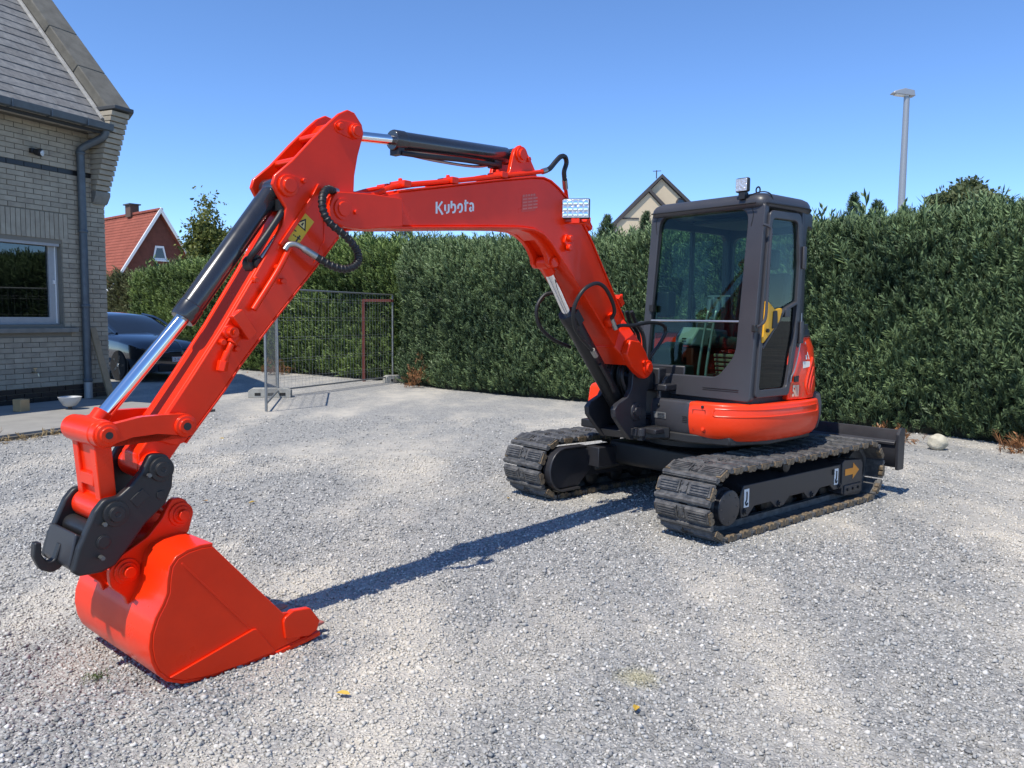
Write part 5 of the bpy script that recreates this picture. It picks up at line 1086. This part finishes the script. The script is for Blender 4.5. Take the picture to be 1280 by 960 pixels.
b = MB(); b.prism([(3.845, .62), (3.875, .50), (3.862, .478), (3.835, .478), (3.815, .60)], -.131, .131); b.build('front_plate', DARK, cp, .006)
b = MB(); b.prism(rpoly([(3.862, .565), (3.885, .505, .02), (3.908, .500, .02), (3.928, .535, .02), (3.926, .580, .006), (3.950, .584, .008), (3.956, .53, .03), (3.936, .478, .03), (3.895, .456, .03), (3.86, .470, .02), (3.845, .52)], 5), -.02, .02); b.build('lifting_hook', BLACK, cp, .005)
# bucket
ws = [(3.424, .531), (3.47, .534), (3.525, .528), (3.565, .512), (3.588, .485), (3.597, .44), (3.602, .385), (3.62, .345), (3.648, .300), (3.668, .245), (3.673, .195), (3.665, .140), (3.648, .095), (3.614, .055), (3.556, .026), (3.464, .012), (3.318, .010), (3.145, .022), (2.99, .036)]
BWd = .365
b = MB(); b.strip(ws, -BWd, BWd, .014)
bk = BP(b, 'bucket', RED, .003, seg=2)
sidep = ws[:-1] + [(3.03, .036), (3.02, .155), (3.115, .175)]
for s in (1, -1):
    b = MB(); b.prism(sidep, s * (BWd + .001), s * (BWd - .016)); b.build('side_wall', RED, bk, .003)
    b = MB(); b.prism([(3.614, .06), (3.556, .030), (3.464, .016), (3.318, .014), (3.16, .025), (3.245, .145), (3.26, .148)], s * (BWd + .0015), s * (BWd + .012)); b.build('wear_plate', RED, bk, .003)
    b = MB(); b.strip([(3.55, .495), (3.165, .032)], s * (BWd + .0015), s * (BWd + .004), .008); b.build('weld_seam', RED, bk, .001)
    b = MB(); b.prism(rpoly([(3.11, .06, .01), (3.12, .15, .03), (3.07, .175, .02), (2.985, .165, .02), (2.935, .095, .01), (2.95, .055, .01), (2.99, .04, .005)]), s * (BWd + .012), s * (BWd - .02)); b.build('side_cutter', RED, bk, .004)
b = MB(); b.strip([(3.18, .012), (3.0, .030), (2.93, .042)], -BWd - .004, BWd + .004, .02); b.build('cutting_edge', RED, bk, .003)
for k in range(5):
    y = -.30 + k * .15
    b = MB(); b.add([(3.02, y - .032, .028), (3.02, y + .032, .028), (3.02, y + .032, .07), (3.02, y - .032, .07), (2.87, y - .02, .046), (2.87, y + .02, .046), (2.87, y + .02, .056), (2.87, y - .02, .056)], [(0, 1, 2, 3), (7, 6, 5, 4), (0, 4, 5, 1), (1, 5, 6, 2), (2, 6, 7, 3), (3, 7, 4, 0)]); b.build('tooth', mat('worn_tooth', (.45, .10, .07), .5, noise=(30, .8, (.25, .2, .18))), bk, .004)
for s in (1, -1):
    e_ol = rpoly([(3.478, .695, .03), (3.428, .692, .05), (3.385, .63, .05), (3.41, .54, .02), (3.50, .525), (3.59, .47), (3.615, .34), (3.662, .295), (3.675, .335, .03), (3.728, .385, .06), (3.732, .455, .05), (3.68, .505, .05), (3.58, .555, .08), (3.52, .62, .08)], 5)
    b = MB(); b.prism(e_ol, s * .105, s * .135); b.build('bucket_ear', RED, bk, .004)
    for x, z in ((3.443, .625), (3.665, .437)):
        b = MB(); b.lathe((x, s * .13, z), (x, s * .18, z), [(0, .052), (.014, .050), (.014, .038), (.024, .036), (.024, .024), (.045, .022)], 24); b.build('ear_boss', RED, bk, .002)
for x, z in ((3.443, .625), (3.665, .437)):
    b = MB(); b.cyl((x, -.11, z), (x, .11, z), .028, 18); b.build('bucket_pin', RED, bk)
b = MB(); b.strip([(3.66, .30), (3.64, .36), (3.665, .395)], -.105, .105, .016); b.build('back_web', RED, bk, .002)
# ============================================================ fence panels
GALV = mat('galvanised', (.30, .31, .31), .45, metal=.6, noise=(20, .5, (.2, .21, .21)))
def panel(label, P, Q, z0=.12, z1=1.9):
    P, Q = Vector((*P, 0)), Vector((*Q, 0)); d = Q - P; L = d.length; rz = math.atan2(d.y, d.x)
    r = empty('wire_fence', P, rz); tag(r, label, 'fence')
    for x in (0, L): b = MB(); b.cyl((x, 0, .01), (x, 0, z1), .021, 12); b.build('post', GALV, r)
    for z in (z0, z1): b = MB(); b.cyl((0, 0, z), (L, 0, z), .016, 10); b.build('rail', GALV, r)
    b = MB()
    for k in range(1, int(L / .10)): b.tube([(k * .10, .0, z0), (k * .10, .0, z1)], .0019, 4, 0)
    for z in (.28, .33, .62, .67, 1.0, 1.05, 1.35, 1.40, 1.70, 1.75): b.tube([(0, .004, z), (L, .004, z)], .0021, 4, 0)
    tag(b.build('wire_mesh', GALV, r), kind='stuff'); return r
panel('galvanised wire fence panel standing in front of the sunlit hedge', (-4.15, 14.05), (-2.62, 17.5))
panel('galvanised wire fence panel seen edge on beside the stick', (-3.66, 11.84), (-4.10, 13.95))
CONC = mat('foot_concrete', (.36, .355, .32), .9, noise=(9, .7, (.27, .265, .24)), bump=(50, .4, .006))
for (x, y, rz, lab) in ((-4.25, 14.0, .15, 'concrete fence foot with slots under the near fence posts'), (-2.45, 17.45, .5, 'low concrete fence foot beside the hedge corner')):
    r = empty('concrete_block', (x, y, 0), rz); tag(r, lab, 'concrete block'); b = MB(); b.prism(rpoly([(-.36, 0), (-.36, .12, .02), (-.30, .16, .02), (.30, .16, .02), (.36, .12, .02), (.36, 0)]), -.11, .11); b.build('slab', CONC, r, .006)
    for k in (-.20, .02, .22): b = MB(); b.box((k, -.1115, .06), (.10, .006, .05)); b.build('slot', mat('slot_dark', (.02, .02, .02), .9), r)
rg = empty('gate_post', (-3.26, 17.55, 0), R(-8)); tag(rg, 'rust red steel gate post with short top bar behind the fence', 'gate post'); RR = mat('rust_red_steel', (.12, .022, .016), .7, noise=(10, .7, (.07, .016, .012)))
b = MB(); b.box((0, 0, .9), (.06, .06, 1.8)); b.build('post', RR, rg, .004)
b = MB(); b.box((.33, 0, 1.775), (.68, .05, .06)); b.build('top_bar', RR, rg, .004)
b = MB(); b.box((.9, -.1, .05), (1.0, .10, .06)); wbm = b.build('timber_beam', mat('grey_timber', (.14, .13, .115), .9), None, .006); wbm.location = (-3.0, 17.4, 0); tag(wbm, 'grey timber beam lying below the red gate post', 'beam')

# ============================================================ dark parked car
PAINT = mat('car_navy', (.006, .009, .018), .12, coat=1, spec=.6); CG = mat('car_glass', (.010, .014, .020), .05, spec=.9); TYRE = mat('tyre', (.012, .012, .012), .8); ALLOY = mat('alloy', (.30, .31, .32), .3, metal=1); PLAST = mat('car_plastic', (.010, .010, .011), .5)
CAR = empty('parked_car', (-7.85, 17.75, 0), R(-36)); tag(CAR, 'dark navy car parked beside the house, facing the yard', 'car')
# stations along the length: x, bottom, shoulder z, half width, deck half width, deck z
ST = [(.93, .34, .50, .50, .42, .60), (.90, .22, .58, .72, .60, .70), (.78, .20, .68, .84, .70, .79), (.45, .20, .78, .91, .76, .88), (0., .20, .85, .925, .78, .945), (-.55, .20, .90, .925, .80, 1.0), (-1.0, .20, .93, .925, .82, 1.0), (-2.0, .20, .95, .925, .82, 1.0), (-2.9, .22, .97, .92, .80, 1.02), (-3.4, .26, .98, .88, .76, 1.03), (-3.75, .38, .92, .76, .66, 1.0)]
b = MB(); vs_ = []; fs_ = []; n = 14
for x, zb, zs, hw, dw, dz in ST:
    half = [(0, zb), (hw * .9, zb), (hw * .97, zb + .08), (hw, (zb + zs) / 2), (hw * .985, zs), (dw, dz - .012), (0, dz + .02)]
    ring = [(x, y, z) for y, z in half] + [(x, -y, z) for y, z in half[::-1]]; vs_ += ring
for i in range(len(ST) - 1):
    for j in range(n): k = (j + 1) % n; fs_.append((i * n + j, i * n + k, (i + 1) * n + k, (i + 1) * n + j))
fs_ += [tuple(range(n)), tuple((len(ST) - 1) * n + j for j in range(n))]
b.add(vs_, fs_); body = b.build('body', PAINT, CAR, .03, seg=3, smooth=55)
GHS = [(-.48, 1.0, .70, .985), (-.85, 1.0, .74, 1.20), (-1.25, 1.0, .76, 1.38), (-1.75, 1.0, .76, 1.45), (-2.4, 1.0, .75, 1.45), (-3.0, 1.0, .72, 1.36), (-3.5, 1.02, .66, 1.15), (-3.68, 1.0, .60, 1.01)]
b = MB(); vs_ = []; fs_ = []
for x, z0, hw, zt in GHS:
    tw = .70 * hw + .10 * (1.45 - zt); half = [(hw, z0 - .03), (hw - .13 * min(1, (zt - .98) / .45), zt - .05 * min(1, (zt - .98) / .2)), (hw * .55, zt + .005), (0, zt + .018)]
    vs_ += [(x, y, z) for y, z in half] + [(x, -y, z) for y, z in half[-2::-1]]
n = 7
for i in range(len(GHS) - 1):
    for j in range(n - 1): fs_.append((i * n + j, i * n + j + 1, (i + 1) * n + j + 1, (i + 1) * n + j))
b.add(vs_, fs_); b.m = []
for i in range(len(GHS) - 1):
    for j in range(n - 1):
        side_ = j in (0, 5); b.m.append(1 if (side_ and 0 < i < 6) or i < 2 or i >= 5 else 0)
b.build('cabin', [PAINT, CG], CAR, smooth=60)
for s in (1, -1):
    b = MB(); b.tube([(-.46, s * .70, 1.0), (-.85, s * .71, 1.19), (-1.25, s * .655, 1.35), (-1.8, s * .64, 1.42)], .030, 8, 5); b.build('windscreen_pillar', PAINT, CAR)
    b = MB(); b.tube([(-1.72, s * .80, .98), (-1.74, s * .66, 1.40)], .035, 8, 3); b.build('door_pillar', PLAST, CAR)
    b = MB(); b.lathe((-.93, s * .83, 1.05), (-.93, s * 1.05, 1.07), [(0, .02), (.05, .07), (.16, .085), (.21, .05)], 14); b.build('mirror', PAINT, CAR)
    b = MB(); b.box((-1.55, s * .928, .86), (.18, .02, .025)); b.build('door_handle', ALLOY, CAR, .004)
    b = MB(); b.add([(.62, s * .862, .62), (.80, s * .80, .60), (.895, s * .62, .60), (.90, s * .52, .63), (.83, s * .66, .69), (.62, s * .86, .72)], [tuple(range(6))]); b.build('headlight', mat('headlight', (.45, .48, .5), .1, metal=.5), CAR, smooth=0)
    b = MB(); b.tube([(.90, s * .66, .575), (.87, s * .70, .50), (.86, s * .72, .40)], .012, 6, 3); b.build('running_light', mat('light_strip', (.6, .62, .62), .2), CAR)
    b = MB(); b.box((-1.2, s * .915, .26), (2.2, .03, .10)); b.build('sill', PLAST, CAR, .01)
    for x in (0., -2.75):
        b = MB(); b.lathe((x, s * .70, .34), (x, s * .935, .34), [(0, .30), (.02, .335), (.20, .335), (.235, .30), (.235, .235)], 32); wh = b.build('wheel', TYRE, CAR)
        b = MB()
        for k in range(5):
            a = 2 * math.pi * k / 5; b.box((x + .11 * math.cos(a), s * .925, .34 + .11 * math.sin(a)), (.22, .02, .05), Matrix.Rotation(-a, 3, 'Y'))
        b.lathe((x, s * .90, .34), (x, s * .94, .34), [(0, .05), (.04, .04)], 14); b.build('rim', ALLOY, wh, .004)
        b = MB(); b.lathe((x, s * .90, .34), (x, s * .92, .34), [(0, .36), (.012, .37)], 28); b.build('wheel_arch', PLAST, CAR)
v, f = text_verts('Park B', .085)
b = MB(); b.add([(-1.05 - .9 * 0 - p[0] * 1.0, -.9285, .90 + p[1]) if False else (-1.50 + p[0], -.9295, .885 + p[1]) for p in v], f); b.build('door_lettering', mat('soft_white', (.5, .5, .5), .6), CAR, smooth=0)
b = MB(); b.box((.905, 0, .565), (.06, 1.0, .10)); b.box((.915, 0, .30), (.05, 1.1, .14)); b.build('grille', PLAST, CAR, .01)
b = MB(); b.tube([(.90, -.66, .555), (.925, -.3, .635), (.935, 0, .645), (.925, .3, .635), (.90, .66, .555)], .009, 6, 5); b.tube([(.90, -.6, .235), (.935, 0, .22), (.90, .6, .235)], .008, 6, 5); b.build('chrome_strip', mat('dim_chrome', (.3, .31, .32), .2, metal=1), CAR)
b = MB(); b.box((.945, 0, .475), (.012, .52, .115)); np_ = b.build('number_plate', mat('plate_white', (.72, .70, .68), .5), CAR, .003)
v, f = text_verts('2-KGR-541', .085); wd = max(p[0] for p in v); b = MB(); b.add([(.952, -.22 + p[0] / wd * .44, .445 + p[1]) for p in v], f); b.build('plate_characters', mat('plate_red', (.40, .02, .03), .5), np_, smooth=0)
b = MB()
for y0, z0, dy, dz_ in ((0, .529, .50, .006), (0, .421, .50, .006), (.25, .475, .006, .114), (-.25, .475, .006, .114)): b.box((.9525, y0, z0), (.003, dy, dz_))
b.build('plate_border', mat('plate_red', (.4, .02, .03)), np_, smooth=0)
b = MB(); b.cyl((.93, 0, .605), (.945, 0, .605), .04, 18, .004); b.build('badge', ALLOY, CAR)

# ============================================================ red roofed house
RH = empty('red_brick_house', (-16.75, 38.2, 0), R(-42)); tag(RH, 'red tiled brick house with white gable boards behind the car', 'house')
RB = mat('red_brick', (.17, .055, .035), .9, noise=(5, .8, (.11, .04, .028)), bump=(12, .4, .02))
def tile_mat():
    m = mat('red_tile', (.30, .085, .055), .75, noise=(1.6, .8, (.22, .065, .045))); t = m.node_tree; bs = t.nodes['Principled BSDF']; g = t.nodes.new('ShaderNodeNewGeometry')
    bs.inputs['Specular IOR Level'].default_value = .3; return m
TILE = tile_mat()
# gable faces +y- side towards the camera's right: ridge along local -x, gable plane x=0
gw, ez, rz_ = 2.05, 2.95, 6.25
b = MB(); b.prism([(-gw, 0), (-gw, ez), (0, rz_ - .15), (gw, ez), (gw, 0)], -7.5, 0, 'x'); b.build('walls', RB, RH, smooth=0)
sl_ = math.atan2(rz_ - ez, gw)
rf = None
for s in (1, -1):
    b = MB(); q = [(.25, s * (gw + .25), ez - .42), (-7.7, s * (gw + .25), ez - .42), (-7.7, 0, rz_), (.25, 0, rz_)]
    b.add(q + [(x, y, z - .10) for x, y, z in q], [(0, 1, 2, 3), (7, 6, 5, 4), (0, 4, 5, 1), (1, 5, 6, 2), (2, 6, 7, 3), (3, 7, 4, 0)]); o = b.build('roof_slope', TILE, RH, smooth=0)
    b = MB()
    for k in range(24):                                # courses of tiles, each row lapped over the one below
        t0 = k / 24; y0 = s * (gw + .25) * (1 - t0); z0 = ez - .42 + (rz_ - ez + .42) * t0; t1 = (k + 1.25) / 24; y1 = s * (gw + .25) * (1 - min(t1, 1)); z1 = ez - .42 + (rz_ - ez + .42) * min(t1, 1)
        for i in range(46): x0 = .22 - i * .172; b.add([(x0, y0, z0 + .06), (x0 - .16, y0, z0 + .06), (x0 - .16, y1, z1 + .02), (x0, y1, z1 + .02), (x0 - .08, y0, z0 + .10), (x0 - .08, y1, z1 + .05)], [(0, 4, 5, 3), (4, 1, 2, 5), (0, 1, 4)])
    tag(b.build('roof_tiles', TILE, RH, smooth=0), kind='stuff')
    b = MB(); b.prism([(s * (gw + .30), ez - .50), (s * (gw + .30), ez - .30), (0, rz_ + .16), (0, rz_ - .10)], .22, .30, 'x'); b.build('barge_board', WHITE, RH, .01)
    b = MB(); b.box((-3.7, s * (gw + .32), ez - .45), (8.0, .12, .16)); b.build('eaves_gutter', WHITE, RH, .01)
b = MB()
for k in range(22): b.box((.1 - k * .35, 0, rz_ + .06), (.34, .22, .12))
b.build('ridge_tiles', TILE, RH, .02)
b = MB(); b.ring([(-.34, 3.95), (.34, 3.95), (.20, 4.62), (-.20, 4.62)], [(-.25, 4.05), (.25, 4.05), (.14, 4.52), (-.14, 4.52)], lambda u, z, d: (.03 - d, u, z), .05); gwn = b.build('gable_window', WHITE, RH, smooth=0)
b = MB(); b.add([(.01, -.26, 4.04), (.01, .26, 4.04), (.01, .15, 4.54), (.01, -.15, 4.54)], [(0, 1, 2, 3)]); b.build('pane', CG, gwn, smooth=0)
b = MB(); b.box((.05, 0, 3.93), (.12, .8, .06)); b.build('sill', WHITE, gwn)
b = MB(); b.box((-2.9, .0, rz_ + .22), (.6, .42, .6)); b.build('chimney', mat('chimney_brick', (.10, .06, .045), .9), RH); b = MB(); b.box((-2.9, 0, rz_ + .53), (.78, .56, .06)); b.build('chimney_cap', mat('dark_cap', (.05, .05, .05)), RH)
b = MB(); b.box((-3.4, -gw - .02, 1.2), (1.6, .06, 2.1)); b.build('white_door', WHITE, RH)
# ============================================================ cream house
CHS = empty('cream_house', (7.9, 45, 0), R(0)); tag(CHS, 'cream gabled house showing above the hedge beside the cab', 'house')
CR = mat('cream_render', (.56, .46, .32), .9, noise=(3, .4, (.50, .41, .29))); RFM = mat('dark_roof', (.05, .045, .045), .7)
b = MB(); b.prism([(-2.6, 0), (-2.6, 6.2), (.25, 9.15), (3.0, 6.6), (3.0, 0)], 0, 8, 'y'); b.build('main_wall', CR, CHS, smooth=0)
b = MB(); b.prism([(-3.2, 0), (-2.25, 6.6), (-.55, 8.30), (.5, 7.25), (.5, 0)], -.6, 0, 'y'); b.build('front_wing', CR, CHS, smooth=0)
for nm, a, c, y0, y1 in (('roof_slope', (-2.8, 6.02), (.25, 9.2), -.2, 8.2), ('roof_slope', (3.2, 6.45), (.25, 9.2), -.2, 8.2), ('wing_roof', (-2.5, 6.35), (-.55, 8.36), -.75, .1), ('wing_roof', (.6, 7.17), (-.55, 8.36), -.75, .1)):
    b = MB(); b.prism([a, c, (c[0], c[1] + .20), (a[0] - (.14 if a[0] < c[0] else -.14), a[1] + .12)], y0, y1, 'y'); b.build(nm, RFM, CHS, smooth=0)
for x, z, wd, hh in ((1.35, 8.0 - .15, .26, .42), (-.35 + .02, 7.95, .18, .4)):
    if x > 0:
        b = MB(); b.ring(circle(x, z, .28, 16), circle(x, z, .19, 16), lambda u, q, d: (u, -.03 + d, q), .06); wn = b.build('round_window', mat('dark_trim', (.06, .05, .05), .6), CHS); b = MB(); ol = circle(x, z, .2, 16); b.add([(u, -.01, q) for u, q in ol], [tuple(range(16))]); b.build('pane', CG, wn, smooth=0)
b = MB(); b.box((-1.1, -.02, 8.05 - .35), (.2, .06, .45)); b.build('slit_window', mat('pale_frame', (.6, .6, .58), .6), CHS)
b = MB(); b.box((-1.5, -.62, 6.9), (.9, .05, .07)); b.build('wall_lamp', RFM, CHS)
b = MB(); b.box((2.55, 1.0, 7.6), (.25, .25, .7)); b.build('chimney', RFM, CHS); b = MB(); b.tube([(.0, .2, 9.2), (.0, .2, 9.65)], .03, 6, 0); b.tube([(-.2, .2, 9.6), (.25, .2, 9.62)], .02, 6, 0); b.build('aerial', RFM, CHS)
# ============================================================ street lamp
SLP = empty('street_lamp', (10.5, 22, 0)); tag(SLP, 'grey street lamp with flat head standing behind the hedge', 'street lamp'); PG = mat('pole_grey', (.34, .35, .36), .45, metal=.5)
b = MB(); b.lathe((0, 0, 0), (0, 0, 1), [(0, .12), (1, .12), (7.45, .075)], 20); b.build('pole', PG, SLP)
b = MB(); b.add([(-.42, -.12, 7.52), (.18, -.12, 7.44), (.18, .12, 7.44), (-.42, .12, 7.52), (-.36, -.1, 7.58), (-.1, -.13, 7.64), (.16, -.1, 7.60), (.16, .1, 7.60), (-.1, .13, 7.64), (-.36, .1, 7.58)], [(0, 1, 2, 3), (4, 9, 8, 5), (5, 8, 7, 6), (0, 4, 5, 6, 1), (3, 2, 7, 8, 9), (0, 3, 9, 4), (1, 6, 7, 2)]); hd = b.build('lamp_head', PG, SLP, .015)
b = MB(); b.box((-.15, 0, 7.475), (.34, .18, .02), Matrix.Rotation(R(7), 3, 'Y')); b.build('lamp_glass', mat('lamp_white', (.7, .7, .68), .3), hd)
# ============================================================ small things on the ground
b = MB(); bm = bmesh.new(); bmesh.ops.create_icosphere(bm, subdivisions=4, radius=.105)
for vv in bm.verts: vv.co *= 1 + .05 * math.sin(vv.co.x * 40 + 1) * math.sin(vv.co.y * 37) + .04 * math.sin(vv.co.z * 60 + vv.co.x * 30); vv.co.z = max(vv.co.z * .92, -.085)
b.add([v.co for v in bm.verts], [tuple(v.index for v in f.verts) for f in bm.faces]); bm.free()
ball = b.build('white_stone', mat('pale_rock', (.55, .51, .40), .9, noise=(18, .8, (.38, .35, .26)), bump=(40, .6, .01)), None, smooth=60); ball.location = (4.84, 9.0, .082); tag(ball, 'round pale stone lying in front of the hedge', 'stone')
LY = mat('yellow_leaf', (.55, .36, .05), .7); LB = mat('tan_leaf', (.40, .24, .10), .8)
for i, (x, y, m_, lab) in enumerate(((-.63, 2.93, LY, 'small yellow leaf on the gravel right of the bucket at the bottom'), (.47, 2.84, LY, 'small yellow leaf on the gravel near the ochre stain'), (-2.35, 6.05, LB, 'tan leaf on the gravel right of the bucket link'), (-1.98, 6.02, LY, 'yellow leaf on the gravel behind the stick tip'), (-2.18, 5.15, LB, 'tan leaf on the gravel just right of the coupler'), (-3.35, 9.15, LY, 'yellow leaf on the far gravel below the fence panel'), (-.02, 6.25, LY, 'yellow leaf beside the boom shadow near the far track'), (-1.28, 3.45, LB, 'tan leaf on the gravel beside the bucket teeth'))):
    b = MB(); L_ = .028; b.add([(-L_, 0, .004), (-L_ * .3, .013, .010), (L_ * .5, .011, .012), (L_, 0, .006), (L_ * .5, -.011, .010), (-L_ * .3, -.013, .012), (0, 0, .003)], [(0, 6, 1), (1, 6, 2), (2, 6, 3), (3, 6, 4), (4, 6, 5), (5, 6, 0)])
    o = b.build('fallen_leaf', m_, None, smooth=0); o.location = (x, y, .012); o.rotation_euler = (.1, .15, i * 1.3); tag(o, lab, 'leaf', 'fallen leaves on the gravel')
for x, y in ((-1.63, 3.05),):
    n = 26; V, F, T = sprays(np.concatenate([rng.normal(0, .02, (n, 2)), np.zeros((n, 1))], 1), rng.normal(0, .6, (n, 3)) + np.array([0, 0, .8]), np.full(n, .03), rng.uniform(0, 1, n)); o = raw_mesh('weed', V, F, leaf_mat('weed_green', (.05, .09, .02), (.14, .2, .05)), attr=T); o.location = (x, y, .005); tag(o, 'tiny green weed in the gravel left of the bucket', 'weed')
